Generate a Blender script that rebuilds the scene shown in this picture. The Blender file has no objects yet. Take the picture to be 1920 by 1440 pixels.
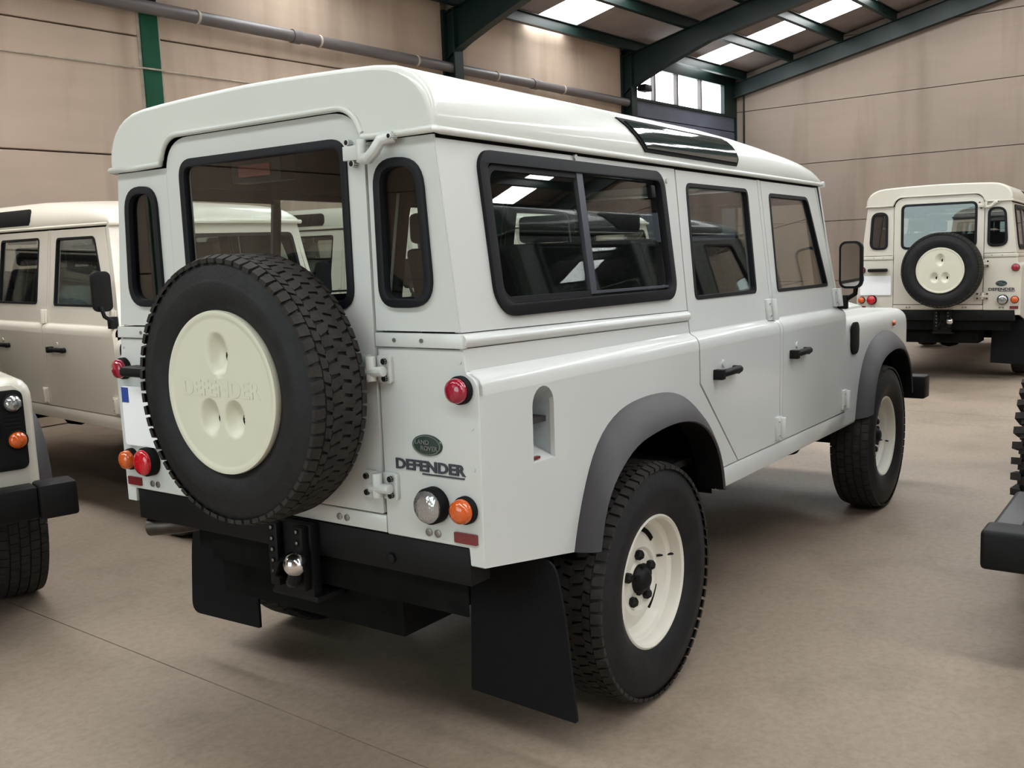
import bpy, bmesh, math, random
from mathutils import Vector, Matrix
from mathutils.geometry import tessellate_polygon
random.seed(4)
PI = math.pi
SC = bpy.context.scene
C = SC.collection
def sin(d): return math.sin(d)
def cos(d): return math.cos(d)

# ------------------------------------------------------------------ camera
cam_d = bpy.data.cameras.new('camera'); cam = bpy.data.objects.new('camera', cam_d); C.objects.link(cam)
CP = Vector((-2.81127, -2.30507, 1.49245)); YAW, PIT, ROL, FPX = 0.622325, -0.131147, -0.0406156, 1843.77
fw = Vector((cos(PIT)*cos(YAW), cos(PIT)*sin(YAW), sin(PIT)))
r0 = Vector((sin(YAW), -cos(YAW), 0)); u0 = r0.cross(fw)
rt = r0*cos(ROL) + u0*sin(ROL); up = u0*cos(ROL) - r0*sin(ROL)
cam.matrix_world = Matrix(((rt.x, up.x, -fw.x, CP.x), (rt.y, up.y, -fw.y, CP.y), (rt.z, up.z, -fw.z, CP.z), (0, 0, 0, 1)))
cam_d.sensor_width = 36; cam_d.lens = FPX/1920*36; cam_d.clip_end = 200
SC.camera = cam
# ------------------------------------------------------------------ exposure
SC.view_settings.view_transform = 'Standard'; SC.view_settings.look = 'None'
SC.view_settings.gamma = 1; SC.view_settings.use_curve_mapping = False
SC.view_settings.exposure = -0.1
SC.cycles.use_denoising = True
# ------------------------------------------------------------------ room frame (U along the long wall, V away from it)
PH = -0.048412
N2 = Vector((cos(PH), sin(PH), 0)); N1 = Vector((-sin(PH), cos(PH), 0)); D1 = 7.041; D2 = 17.303
UB = -9.5; VB = 18.0; RIDGE = 9.0
def W(U, V, Z): return N2*U + N1*(D1 - V) + Vector((0, 0, Z))
# ------------------------------------------------------------------ world and daylight
wd = bpy.data.worlds.new('world'); SC.world = wd; wd.use_nodes = True
wd.node_tree.nodes['Background'].inputs[0].default_value = (0.75, 0.87, 1, 1)
wd.node_tree.nodes['Background'].inputs[1].default_value = 0.7
def area(name, loc, to, sx, sy, power, col):
    d = bpy.data.lights.new(name, 'AREA'); d.shape = 'RECTANGLE'; d.size = sx; d.size_y = sy; d.energy = power; d.color = col
    o = bpy.data.objects.new(name, d); C.objects.link(o); o.location = loc
    o.rotation_euler = (Vector(to)-Vector(loc)).to_track_quat('-Z', 'Y').to_euler(); return o
# daylight from the unseen door behind the camera; added fill at a side opening
area('door_daylight_back', W(UB+0.1, 6.5, 2.3), W(UB+5, 6.5, 1.6), 5.0, 4.2, 200, (0.82, 1.0, 0.97))
area('side_fill_light', W(-1.5, VB-0.1, 2.3), W(-1.5, VB-5, 1.6), 6.0, 4.2, 90, (1.0, 0.95, 0.94))
SKY_E = 14.0

# ------------------------------------------------------------------ materials
MATS = {}
def mat(name, col, rough=0.5, metal=0.0, coat=0.0, spec=0.5, noise=None, bump=0.0, bscale=40, emis=0, coatr=0.05, stretch=None):
    if name in MATS: return MATS[name]
    m = bpy.data.materials.new(name); m.use_nodes = True; nt = m.node_tree; b = nt.nodes['Principled BSDF']
    b.inputs['Base Color'].default_value = (*col, 1); b.inputs['Roughness'].default_value = rough
    b.inputs['Metallic'].default_value = metal; b.inputs['Coat Weight'].default_value = coat; b.inputs['Coat Roughness'].default_value = coatr
    b.inputs['Specular IOR Level'].default_value = spec
    if emis: b.inputs['Emission Color'].default_value = (*col, 1); b.inputs['Emission Strength'].default_value = emis
    if noise or bump:
        tc = nt.nodes.new('ShaderNodeTexCoord'); mp = nt.nodes.new('ShaderNodeMapping')
        nt.links.new(tc.outputs['Object'], mp.inputs[0])
        if stretch: mp.inputs['Scale'].default_value = stretch
    if noise:
        sc, amt = noise; n = nt.nodes.new('ShaderNodeTexNoise'); n.inputs['Scale'].default_value = sc; n.inputs['Detail'].default_value = 5
        nt.links.new(mp.outputs[0], n.inputs['Vector'])
        r = nt.nodes.new('ShaderNodeValToRGB'); r.color_ramp.elements[0].position = 0.3; r.color_ramp.elements[1].position = 0.7
        r.color_ramp.elements[0].color = (*[max(0, c*(1-amt)) for c in col], 1); r.color_ramp.elements[1].color = (*[min(1, c*(1+amt)) for c in col], 1)
        nt.links.new(n.outputs[0], r.inputs[0]); nt.links.new(r.outputs[0], b.inputs['Base Color'])
    if bump:
        n = nt.nodes.new('ShaderNodeTexNoise'); n.inputs['Scale'].default_value = bscale; n.inputs['Detail'].default_value = 4
        nt.links.new(mp.outputs[0], n.inputs['Vector'])
        bp = nt.nodes.new('ShaderNodeBump'); bp.inputs['Strength'].default_value = bump; bp.inputs['Distance'].default_value = 0.01
        nt.links.new(n.outputs[0], bp.inputs['Height']); nt.links.new(bp.outputs[0], b.inputs['Normal'])
    MATS[name] = m; return m
def glassmat(name, tint, refl=1.0, base=0.04):
    m = bpy.data.materials.new(name); m.use_nodes = True; nt = m.node_tree; nt.nodes.clear()
    o = nt.nodes.new('ShaderNodeOutputMaterial'); mx = nt.nodes.new('ShaderNodeMixShader')
    t = nt.nodes.new('ShaderNodeBsdfTransparent'); t.inputs[0].default_value = (*tint, 1)
    g = nt.nodes.new('ShaderNodeBsdfGlossy'); g.inputs['Roughness'].default_value = 0.01; g.inputs[0].default_value = (1, 1, 1, 1)
    lw = nt.nodes.new('ShaderNodeLayerWeight'); lw.inputs[0].default_value = 0.5
    pw = nt.nodes.new('ShaderNodeMath'); pw.operation = 'POWER'; pw.inputs[1].default_value = 4.0; nt.links.new(lw.outputs['Facing'], pw.inputs[0])
    f = nt.nodes.new('ShaderNodeMapRange'); f.inputs[3].default_value = 0.055; f.inputs[4].default_value = 0.9; nt.links.new(pw.outputs[0], f.inputs[0])
    nt.links.new(f.outputs[0], mx.inputs[0]); nt.links.new(t.outputs[0], mx.inputs[1]); nt.links.new(g.outputs[0], mx.inputs[2])
    nt.links.new(mx.outputs[0], o.inputs[0]); MATS[name] = m; return m
def lensmat(name, col, rough=0.12):
    m = mat(name, col, rough, coat=0.6, spec=0.6)
    nt = m.node_tree; b = nt.nodes['Principled BSDF']
    tc = nt.nodes.new('ShaderNodeTexCoord'); w = nt.nodes.new('ShaderNodeTexVoronoi'); w.inputs['Scale'].default_value = 110
    nt.links.new(tc.outputs['Object'], w.inputs['Vector'])
    bp = nt.nodes.new('ShaderNodeBump'); bp.inputs['Strength'].default_value = 0.5; bp.inputs['Distance'].default_value = 0.002
    nt.links.new(w.outputs['Distance'], bp.inputs['Height']); nt.links.new(bp.outputs[0], b.inputs['Normal']); return m
WHITE = mat('white_car_paint', (0.60, 0.618, 0.60), 0.32, coat=0.5, noise=(3, 0.015))
CREAM = mat('cream_white_paint', (0.62, 0.585, 0.50), 0.34, coat=0.4, noise=(3, 0.02))
WARM = mat('warm_lit_white_paint', (0.82, 0.745, 0.645), 0.36, coat=0.4, noise=(3, 0.02))  # white paint with the warm hall light put into its colour
GREENP = mat('dark_green_paint', (0.03, 0.045, 0.035), 0.35, coat=0.4, noise=(3, 0.05))
ROOFP = mat('roof_white_paint', (0.655, 0.675, 0.63), 0.3, coat=0.5, noise=(3, 0.015))
COVER = mat('ivory_wheel_paint', (0.64, 0.63, 0.51), 0.42, coat=0.15, noise=(5, 0.02))
RIMM = mat('white_wheel_paint', (0.70, 0.68, 0.60), 0.4, coat=0.1, noise=(8, 0.05))
TRIM = mat('dark_cabin_trim', (0.028, 0.027, 0.026), 0.8, noise=(30, 0.2))
LINER = mat('headliner_cloth', (0.035, 0.032, 0.03), 0.95, noise=(60, 0.1))
SEAT = mat('grey_seat_cloth', (0.035, 0.034, 0.034), 0.9, noise=(80, 0.25), bump=0.3, bscale=200)
RUB = mat('black_rubber', (0.005, 0.005, 0.006), 0.7, spec=0.18, noise=(30, 0.15), bump=0.1)
SEAL = mat('window_seal_rubber', (0.006, 0.0065, 0.009), 0.55, spec=0.25)
TYRE = mat('tyre_rubber', (0.010, 0.010, 0.011), 0.6, spec=0.3, noise=(25, 0.25), bump=0.15, bscale=90)
TREAD = mat('tread_rubber', (0.024, 0.021, 0.018), 0.8, spec=0.3, noise=(20, 0.35), bump=0.2, bscale=120)
FLARE = mat('grey_arch_plastic', (0.047, 0.043, 0.047), 0.5, spec=0.4, noise=(12, 0.06), bump=0.08, bscale=300)
BLACK = mat('black_painted_steel', (0.005, 0.005, 0.0055), 0.55, spec=0.22, noise=(10, 0.25))
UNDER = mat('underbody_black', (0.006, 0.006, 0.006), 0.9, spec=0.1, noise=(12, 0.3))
CHROME = mat('chrome', (0.75, 0.75, 0.75), 0.14, 1.0)
STEEL = mat('dull_steel', (0.32, 0.30, 0.28), 0.42, 1.0, noise=(30, 0.2))
ALLOY = mat('window_channel_alloy', (0.10, 0.11, 0.13), 0.35, 0.6)
DARKG = mat('badge_green', (0.02, 0.045, 0.035), 0.3, coat=0.5)
LETTER = mat('lettering_grey', (0.035, 0.04, 0.055), 0.5)
SILVER = mat('badge_silver', (0.22, 0.24, 0.23), 0.35, 0.5)
PLATE = mat('white_number_plate', (0.93, 0.94, 0.96), 0.3)
BLUE = mat('plate_blue_band', (0.03, 0.07, 0.30), 0.35)
RED = lensmat('red_lamp_lens', (0.30, 0.006, 0.028)); AMB = lensmat('amber_lamp_lens', (0.62, 0.10, 0.01)); REDF = lensmat('bright_red_lens', (0.55, 0.005, 0.015))
CLEAR = lensmat('clear_lamp_lens', (0.42, 0.42, 0.42), 0.08); CLEAR.node_tree.nodes['Principled BSDF'].inputs['Metallic'].default_value = 0.7
DRED = mat('dark_red_reflector', (0.16, 0.008, 0.01), 0.3, coat=0.5, bump=0.3, bscale=300)
GLASS = glassmat('window_glass', (0.88, 0.91, 0.90)); PRIV = glassmat('tinted_glass', (0.60, 0.62, 0.63)); ALP = mat('alpine_dark_glass', (0.03, 0.045, 0.042), 0.04, coat=1.0, spec=1.0, coatr=0.02)
MIRR = mat('mirror_glass', (0.8, 0.8, 0.8), 0.02, 1.0)
PAPER = mat('white_sticker', (0.7, 0.7, 0.68), 0.6)
WELL = mat('filler_recess_paint', (0.42, 0.46, 0.47), 0.4, noise=(6, 0.05))
GREEN = mat('green_column_paint', (0.007, 0.070, 0.036), 0.7, spec=0.25, noise=(4, 0.15))
DGREEN = mat('dark_green_steel', (0.0055, 0.017, 0.015), 0.42, spec=0.35, noise=(4, 0.25))
SHEET = mat('fibre_cement_sheet', (0.27, 0.235, 0.225), 0.85, noise=(3, 0.1), bump=0.2, bscale=15)
PIPE = mat('grey_pvc', (0.12, 0.105, 0.105), 0.45, noise=(3, 0.12))
MORTAR = mat('pale_mortar', (0.42, 0.37, 0.30), 0.9, noise=(12, 0.2))
BLUEG = mat('backlit_wall_blue_grey', (0.085, 0.095, 0.13), 0.6, noise=(3, 0.12), bump=0.1, bscale=20)  # concrete bay below the strip window, its backlit shade painted in as blue-grey
def emat(name, col, s):
    m = bpy.data.materials.new(name); m.use_nodes = True; nt = m.node_tree; nt.nodes.clear()
    o = nt.nodes.new('ShaderNodeOutputMaterial'); e = nt.nodes.new('ShaderNodeEmission'); e.inputs[0].default_value = (*col, 1); e.inputs[1].default_value = s
    nt.links.new(e.outputs[0], o.inputs[0]); MATS[name] = m; return m
SKYL = emat('translucent_skylight', (0.97, 1.0, 1.0), SKY_E); WINL = emat('daylit_window_glass', (0.93, 0.96, 1.0), 6.0)
def concrete_wall(name, col):
    m = mat(name, col, 0.85); nt = m.node_tree; b = nt.nodes['Principled BSDF']
    tc = nt.nodes.new('ShaderNodeTexCoord')
    def nz(scale, st, det=5):
        mp = nt.nodes.new('ShaderNodeMapping'); mp.inputs['Scale'].default_value = st; nt.links.new(tc.outputs['Object'], mp.inputs[0])
        n = nt.nodes.new('ShaderNodeTexNoise'); n.inputs['Scale'].default_value = scale; n.inputs['Detail'].default_value = det; nt.links.new(mp.outputs[0], n.inputs['Vector']); return n
    a = nz(0.7, (1, 1, 1)); v = nz(2.2, (1, 1, 0.12)); h = nz(9, (0.15, 0.15, 1), 3)
    def ramp(n, lo, hi, p0=0.3, p1=0.7):
        r = nt.nodes.new('ShaderNodeValToRGB'); r.color_ramp.elements[0].position = p0; r.color_ramp.elements[1].position = p1
        r.color_ramp.elements[0].color = (*lo, 1); r.color_ramp.elements[1].color = (*hi, 1); nt.links.new(n.outputs[0], r.inputs[0]); return r
    c = col
    ra = ramp(a, [x*k for x, k in zip(c, (0.92, 0.93, 0.93))], [x*k for x, k in zip(c, (1.07, 1.06, 1.04))])
    rv = ramp(v, (0.74, 0.72, 0.68), (1, 1, 1), 0.28, 0.52); rh = ramp(h, (0.95, 0.95, 0.95), (1.0, 1.0, 1.0))
    def mul(x, y):
        q = nt.nodes.new('ShaderNodeMix'); q.data_type = 'RGBA'; q.blend_type = 'MULTIPLY'; q.inputs[0].default_value = 1
        nt.links.new(x, q.inputs[6]); nt.links.new(y, q.inputs[7]); return q.outputs[2]
    o = mul(mul(ra.outputs[0], rv.outputs[0]), rh.outputs[0]); nt.links.new(o, b.inputs['Base Color'])
    bp = nt.nodes.new('ShaderNodeBump'); bp.inputs['Strength'].default_value = 0.15; bp.inputs['Distance'].default_value = 0.02
    nt.links.new(h.outputs[0], bp.inputs['Height']); nt.links.new(bp.outputs[0], b.inputs['Normal']); return m
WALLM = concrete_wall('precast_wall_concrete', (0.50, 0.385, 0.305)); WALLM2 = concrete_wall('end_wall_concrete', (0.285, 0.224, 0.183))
def floor_mat():
    m = mat('worn_concrete_floor', (0.3, 0.25, 0.2), 0.6); nt = m.node_tree; b = nt.nodes['Principled BSDF']
    tc = nt.nodes.new('ShaderNodeTexCoord')
    def nz(s, d=6, r=0.6):
        n = nt.nodes.new('ShaderNodeTexNoise'); n.inputs['Scale'].default_value = s; n.inputs['Detail'].default_value = d; n.inputs['Roughness'].default_value = r
        nt.links.new(tc.outputs['Object'], n.inputs['Vector']); return n
    def ramp(n, lo, hi, p0, p1):
        r = nt.nodes.new('ShaderNodeValToRGB'); r.color_ramp.elements[0].position = p0; r.color_ramp.elements[1].position = p1
        r.color_ramp.elements[0].color = (*lo, 1); r.color_ramp.elements[1].color = (*hi, 1); nt.links.new(n.outputs[0], r.inputs[0]); return r.outputs[0]
    def mul(x, y):
        q = nt.nodes.new('ShaderNodeMix'); q.data_type = 'RGBA'; q.blend_type = 'MULTIPLY'; q.inputs[0].default_value = 1
        nt.links.new(x, q.inputs[6]); nt.links.new(y, q.inputs[7]); return q.outputs[2]
    o = ramp(nz(0.8), (0.255, 0.196, 0.148), (0.325, 0.252, 0.194), 0.3, 0.7)
    o = mul(o, ramp(nz(2.6, 8), (0.82, 0.82, 0.80), (1, 1, 1), 0.32, 0.50))
    o = mul(o, ramp(nz(32, 8, 0.75), (0.80, 0.79, 0.78), (1.0, 1.0, 1.0), 0.36, 0.58)); nt.links.new(o, b.inputs['Base Color'])
    rr = nt.nodes.new('ShaderNodeMapRange'); rr.inputs[3].default_value = 0.42; rr.inputs[4].default_value = 0.75
    nt.links.new(nz(1.6).outputs[0], rr.inputs[0]); nt.links.new(rr.outputs[0], b.inputs['Roughness'])
    bp = nt.nodes.new('ShaderNodeBump'); bp.inputs['Strength'].default_value = 0.12; bp.inputs['Distance'].default_value = 0.01
    nt.links.new(nz(30, 5).outputs[0], bp.inputs['Height']); nt.links.new(bp.outputs[0], b.inputs['Normal']); return m
FLOORM = floor_mat()

# ------------------------------------------------------------------ mesh helpers
BPt, BRt = -0.01239, 0.00446   # the body sits slightly nose-down on its springs
def sag(p): return Vector((p[0], p[1]-BRt*(p[2]-0.5), p[2]+BPt*(p[0]-1.4)+BRt*p[1]))
class MB:
    def __init__(s, *mats): s.v = []; s.f = []; s.m = []; s.mats = list(mats)
    def add(s, vs, fs, mi=0):
        o = len(s.v); s.v += [Vector(x) for x in vs]; s.f += [[i+o for i in f] for f in fs]; s.m += [mi]*len(fs); return s
    def box(s, x0, x1, y0, y1, z0, z1, mi=0, f=None):
        vs = [(x, y, z) for z in (z0, z1) for y in (y0, y1) for x in (x0, x1)]
        if f: vs = [f(*p) for p in vs]
        return s.add(vs, [(0, 2, 3, 1), (4, 5, 7, 6), (0, 1, 5, 4), (2, 6, 7, 3), (0, 4, 6, 2), (1, 3, 7, 5)], mi)
    def panel(s, outer, holes, f, t, mi=0, bmi=None, side=None):
        bmi = mi if bmi is None else bmi; side = mi if side is None else side
        loops = [list(outer)]+[list(h) for h in holes]; flat = [p for l in loops for p in l]; n = len(flat)
        tr = tessellate_polygon([[Vector((p[0], p[1], 0)) for p in l] for l in loops])
        vs = [f(p[0], p[1], 0) for p in flat]+[f(p[0], p[1], t) for p in flat]
        s.add(vs, [tuple(a) for a in tr], mi); o = len(s.v)-2*n
        s.f += [[i+n+o for i in reversed(a)] for a in tr]; s.m += [bmi]*len(tr)
        k = 0
        for l in loops:
            L = len(l)
            for i in range(L):
                a, b = k+i, k+(i+1) % L; s.f.append([o+a, o+b, o+b+n, o+a+n]); s.m.append(side)
            k += L
        return s
    def grid(s, rows, mi=0, close=False, cap=False):
        n = len(rows[0]); vs = [p for r in rows for p in r]; fs = []
        for i in range(len(rows)-1):
            for j in range(n if close else n-1):
                k = (j+1) % n; fs.append((i*n+j, i*n+k, (i+1)*n+k, (i+1)*n+j))
        if cap: fs.append(tuple(reversed(range(n)))); fs.append(tuple(range((len(rows)-1)*n, len(rows)*n)))
        return s.add(vs, fs, mi)
    def tube(s, path, r, n=10, mi=0, cap=True):
        P = [Vector(p) for p in path]; rows = []; prev = None
        for i, p in enumerate(P):
            d = (P[min(i+1, len(P)-1)]-P[max(i-1, 0)]).normalized()
            if prev is None: a = d.orthogonal().normalized()
            else: a = (prev-d*prev.dot(d)).normalized()
            prev = a; b = d.cross(a); rr = r[i] if isinstance(r, (list, tuple)) else r
            rows.append([p+a*(rr*cos(2*PI*k/n))+b*(rr*sin(2*PI*k/n)) for k in range(n)])
        return s.grid(rows, mi, True, cap)
    def lathe(s, prof, f, n=24, mi=0):   # prof [(r, h)], f maps (a, b, h) -> point
        rows = [[f(r*cos(2*PI*k/n), r*sin(2*PI*k/n), h) for k in range(n)] for r, h in prof]
        return s.grid(rows, mi, True, True)
    def build(s, name, parent=None, body=False, bevel=0, seg=2, loc=None, recalc=True, ang=32):
        bm = bmesh.new(); vv = [bm.verts.new(sag(p) if body else p) for p in s.v]
        for f, mi in zip(s.f, s.m):
            try: q = bm.faces.new([vv[i] for i in f]); q.material_index = mi
            except ValueError: pass
        if recalc: bmesh.ops.recalc_face_normals(bm, faces=bm.faces)
        if bevel:
            es = [e for e in bm.edges if len(e.link_faces) == 2 and e.calc_face_angle(0) > math.radians(30)]
            bmesh.ops.bevel(bm, geom=es, offset=bevel, segments=seg, profile=0.5, affect='EDGES', clamp_overlap=True)
        for q in bm.faces: q.smooth = True
        for e in bm.edges:
            if len(e.link_faces) == 2 and e.calc_face_angle(0) > math.radians(ang): e.smooth = False
        me = bpy.data.meshes.new(name); bm.to_mesh(me); bm.free()
        for m in s.mats: me.materials.append(m)
        o = bpy.data.objects.new(name, me); C.objects.link(o)
        if parent: o.parent = parent
        if loc is not None: o.location = loc
        return o
def thing(name, label, cat, loc=(0, 0, 0), rz=0, group=None):
    o = bpy.data.objects.new(name, None); C.objects.link(o); o.location = loc; o.rotation_euler = (0, 0, rz); o.empty_display_size = 0.2
    o['label'] = label; o['category'] = cat
    if group: o['group'] = group
    return o
def tag(o, label, cat, group=None):
    o['label'] = label; o['category'] = cat
    if group: o['group'] = group
    return o
def struct(o): o['kind'] = 'structure'; return o
def lab(o, l): o['label'] = l; return o
def dup(root, loc, rz, label, skip=()):
    r = root.copy(); C.objects.link(r); r.location = loc; r.rotation_euler = (0, 0, rz); r['label'] = label; out = {}
    for ch in list(root.children):
        if ch.name.split('.')[0] in skip: continue
        c = ch.copy(); C.objects.link(c); c.parent = r; out.setdefault(ch.name.split('.')[0], []).append(c)
        for g in list(ch.children):
            d = g.copy(); C.objects.link(d); d.parent = c; out.setdefault(g.name.split('.')[0], []).append(d)
    return r, out
def rrect(u0, u1, v0, v1, r, n=6):
    rs = r if isinstance(r, (list, tuple)) else [r]*4   # bl, br, tr, tl
    out = []
    for (cx, cy, a0), q in zip(((u0, v0, PI), (u1, v0, 1.5*PI), (u1, v1, 0), (u0, v1, 0.5*PI)), rs):
        sx = 1 if cx == u0 else -1; sy = 1 if cy == v0 else -1
        for i in range(n+1):
            a = a0+i/n*PI/2; out.append((cx+sx*q+q*cos(a), cy+sy*q+q*sin(a)))
    return out
def inset(loop, d):      # offset a ccw loop inwards
    n = len(loop); out = []
    for i in range(n):
        a, b, c = Vector(loop[i-1]), Vector(loop[i]), Vector(loop[(i+1) % n])
        e1 = (b-a); e2 = (c-b)
        if e1.length < 1e-9: e1 = e2
        if e2.length < 1e-9: e2 = e1
        n1 = Vector((-e1.y, e1.x)).normalized(); n2 = Vector((-e2.y, e2.x)).normalized(); m = (n1+n2)
        m = m.normalized() if m.length > 1e-6 else n1
        k = d/max(0.5, m.dot(n1)); out.append((b.x+m.x*k, b.y+m.y*k))
    return out
def roundpoly(pts, r, n=5):
    out = []; L = len(pts)
    for i in range(L):
        a, b, c = Vector(pts[i-1]), Vector(pts[i]), Vector(pts[(i+1) % L])
        rr = r[i] if isinstance(r, (list, tuple)) else r
        rr = min(rr, (a-b).length*0.49, (c-b).length*0.49)
        if rr < 1e-4: out.append(tuple(b)); continue
        p, q = b+(a-b).normalized()*rr, b+(c-b).normalized()*rr
        for k in range(n+1):
            t = k/n; out.append(tuple(p*(1-t)**2+b*2*t*(1-t)+q*t*t))
    return out
def text_part(name, body, m, size, sx, f, parent, depth=0.002, off=0.0, bodyt=True, shear=0):
    cu = bpy.data.curves.new(name, 'FONT'); cu.body = body; cu.size = size; cu.extrude = depth; cu.offset = off; cu.align_x = 'CENTER'; cu.align_y = 'CENTER'; cu.resolution_u = 3; cu.shear = shear
    t = bpy.data.objects.new(name, cu); C.objects.link(t); bpy.context.view_layer.update()
    me = bpy.data.meshes.new_from_object(t.evaluated_get(bpy.context.evaluated_depsgraph_get()))
    bpy.data.objects.remove(t)
    for v in me.vertices:
        p = f(v.co.x*sx, v.co.y, v.co.z); v.co = sag(p) if bodyt else Vector(p)
    me.materials.clear(); me.materials.append(m); me.name = name
    o = bpy.data.objects.new(name, me); C.objects.link(o); o.parent = parent; return o

# ================================================================== THE HALL
def wbox(mb, U0, U1, V0, V1, Z0, Z1, mi=0): return mb.box(U0, U1, V0, V1, Z0, Z1, mi, f=W)
def roofz(V): v = V if V <= RIDGE else 2*RIDGE-V; return 5.03+0.22*v
# floor slabs with open joints
fl = MB(mat('joint_filler', (0.16, 0.13, 0.105), 0.9)); wbox(fl, UB, D2+0.3, -0.3, VB+0.3, -0.2, -0.008); FLOOR = struct(fl.build('floor'))
ju = [UB, -7.57, -0.74, 6.09, 12.92, D2+0.2]; jv = [-0.2, 10.6, VB+0.2]
for i in range(len(ju)-1):
    for j in range(len(jv)-1):
        g = 0.0025; b = MB(FLOORM); wbox(b, ju[i]+g, ju[i+1]-g, jv[j]+g, jv[j+1]-g, -0.06, 0); b.build('floor_slab', FLOOR)
COLS = [3.39-4.69*2, 3.39-4.69, 3.39, 8.09, 12.8, 17.35]
# long wall
b = MB(MORTAR); wbox(b, UB, D2+0.3, -0.25, -0.10, 0, 4.15); wbox(b, UB, 12.9, -0.25, -0.10, 4.15, 5.1); WL = struct(b.build('wall_left'))
zj = [0, 0.22, 1.44, 2.66, 3.88, 5.06]; edges = [UB]+COLS
for i in range(len(edges)-1):
    a, c = edges[i], edges[i+1]
    for k in range(len(zj)-1):
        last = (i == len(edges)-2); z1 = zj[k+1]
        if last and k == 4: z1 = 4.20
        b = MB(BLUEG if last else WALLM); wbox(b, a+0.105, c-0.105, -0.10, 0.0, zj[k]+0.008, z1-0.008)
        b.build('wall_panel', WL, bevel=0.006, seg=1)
for k, u in enumerate(COLS):
    b = MB(GREEN if k < 3 else DGREEN); h = 0.1
    wbox(b, u-h, u+h, 0.0, 0.035, 0, 4.9); wbox(b, u-h+0.02, u+h-0.02, -0.09, 0.0, 0, 4.9)
    if k >= 3: wbox(b, u-0.02, u+0.02, 0.03, 0.2, 3.2, 4.9); wbox(b, u-0.09, u+0.09, 0.19, 0.215, 3.2, 4.9)
    o = struct(b.build('trim_%d' % (k+1)))
    if k < 3:
        b = MB(MORTAR); wbox(b, u-h-0.03, u-h, -0.05, 0.012, 0, 4.9); wbox(b, u+h, u+h+0.03, -0.05, 0.012, 0, 4.9); b.build('mortar_joint', o)
# the strip window beside the corner
b = MB(DGREEN); wbox(b, 12.9, 16.8, -0.08, 0.03, 4.17, 4.215); wbox(b, 12.9, 16.8, -0.08, 0.03, 4.79, 4.84); wbox(b, 16.72, 17.25, -0.1, 0.03, 4.17, 4.95); wbox(b, 12.9, 17.25, -0.1, 0.03, 4.84, 5.06)
WIN = struct(b.build('window_1'))
for u in (13.86, 14.73, 15.71): b = MB(PIPE); wbox(b, u-0.03, u+0.03, -0.05, 0.02, 4.21, 4.79); b.build('mullion', WIN)
for a, c in ((12.92, 13.83), (13.89, 14.70), (14.76, 15.68), (15.74, 16.72)): b = MB(WINL); wbox(b, a, c, -0.07, -0.055, 4.2, 4.8); b.build('window_pane', WIN)
# end walls and the far side wall
def gable(name, U0, U1, zl, m, hole=None):
    b = MB(MORTAR if not hole else m); s = 1 if U1 > U0 else -1
    top = [(0, 5.03), (RIDGE, roofz(RIDGE)), (VB, 5.03)]
    zz = [z for z in zl]
    parts = []
    root = struct(MB(MORTAR).box(U0+s*0.12, U1, -0.2, VB+0.2, 0, 0.2, f=W).build(name))
    for k in range(len(zz)-1):
        for v0, v1 in ((0, RIDGE), (RIDGE, VB)):
            segs = [(v0, v1)]
            if hole and zz[k] < hole[2]-0.1:
                segs = []
                if v0 < hole[0] < v1: segs.append((v0, hole[0]))
                if v0 < hole[1] < v1: segs.append((hole[1], v1))
                if not (v0 < hole[0] < v1 or v0 < hole[1] < v1): segs = [(v0, v1)]
            for a, c in segs:
                a += 0.004; c -= 0.004; z0, z1 = zz[k]+0.007, zz[k+1]-0.007
                ev = 5.0
                if z1 <= ev: poly = [(a, z0), (c, z0), (c, z1), (a, z1)]
                else:
                    ta, tc = min(z1, roofz(a)-0.02), min(z1, roofz(c)-0.02)
                    if max(ta, tc) <= z0: continue
                    poly = []
                    # clip the roof line against the course
                    lo, hi = (a, c) if roofz(a) < roofz(c) else (c, a)
                    def vat(z): return lo+(hi-lo)*(z-(roofz(lo)-0.02))/(roofz(hi)-roofz(lo))
                    pts = []
                    if roofz(lo)-0.02 < z0: pts.append((vat(z0), z0))
                    else: pts += [(lo, z0), (lo, min(z1, roofz(lo)-0.02))]
                    if roofz(lo)-0.02 < z1 < roofz(hi)-0.02: pts.append((vat(z1), z1))
                    pts += [(hi, min(z1, roofz(hi)-0.02)), (hi, z0)]; poly = pts
                p = MB(m); p.panel(poly, [], lambda v, z, t: W(U0+s*t, v, z), 0.12); p.build('wall_panel', root)
    bk = MB(MORTAR)
    if not hole: bk.panel([(-0.2, 0), (VB+0.2, 0), (VB+0.2, 5.0), (RIDGE, 6.98), (-0.2, 5.0)], [], lambda v, z, t: W(U0+s*(0.1+t), v, z), 0.1)
    else:
        bk.panel([(-0.2, 0), (hole[0], 0), (hole[0], hole[2]), (hole[1], hole[2]), (hole[1], 0), (VB+0.2, 0), (VB+0.2, 5.0), (RIDGE, 6.98), (-0.2, 5.0)], [], lambda v, z, t: W(U0+s*(0.1+t), v, z), 0.1)
    bk.build('wall_core', root); return root
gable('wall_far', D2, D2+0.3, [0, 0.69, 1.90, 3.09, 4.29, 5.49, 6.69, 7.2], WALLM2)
gable('wall_back', UB, UB-0.3, [0, 1.2, 2.4, 3.6, 4.55, 5.8, 7.2], WALLM, hole=(3.9, 9.1, 4.55))
WR = struct(MB(MORTAR).box(UB, D2, VB+0.1, VB+0.25, 4.5, 5.05, f=W).build('wall_right'))
for a, c in ((UB, -5.35), (-5.25, -4.55), (1.55, 6.5), (6.6, 11.9), (12.0, D2)):
    for z0, z1 in ((0, 1.2), (1.2, 2.4), (2.4, 3.6), (3.6, 4.55)):
        MB(WALLM).box(a, c-0.01, VB, VB+0.12, z0+0.007, z1-0.007, f=W).build('wall_panel', WR)
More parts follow.
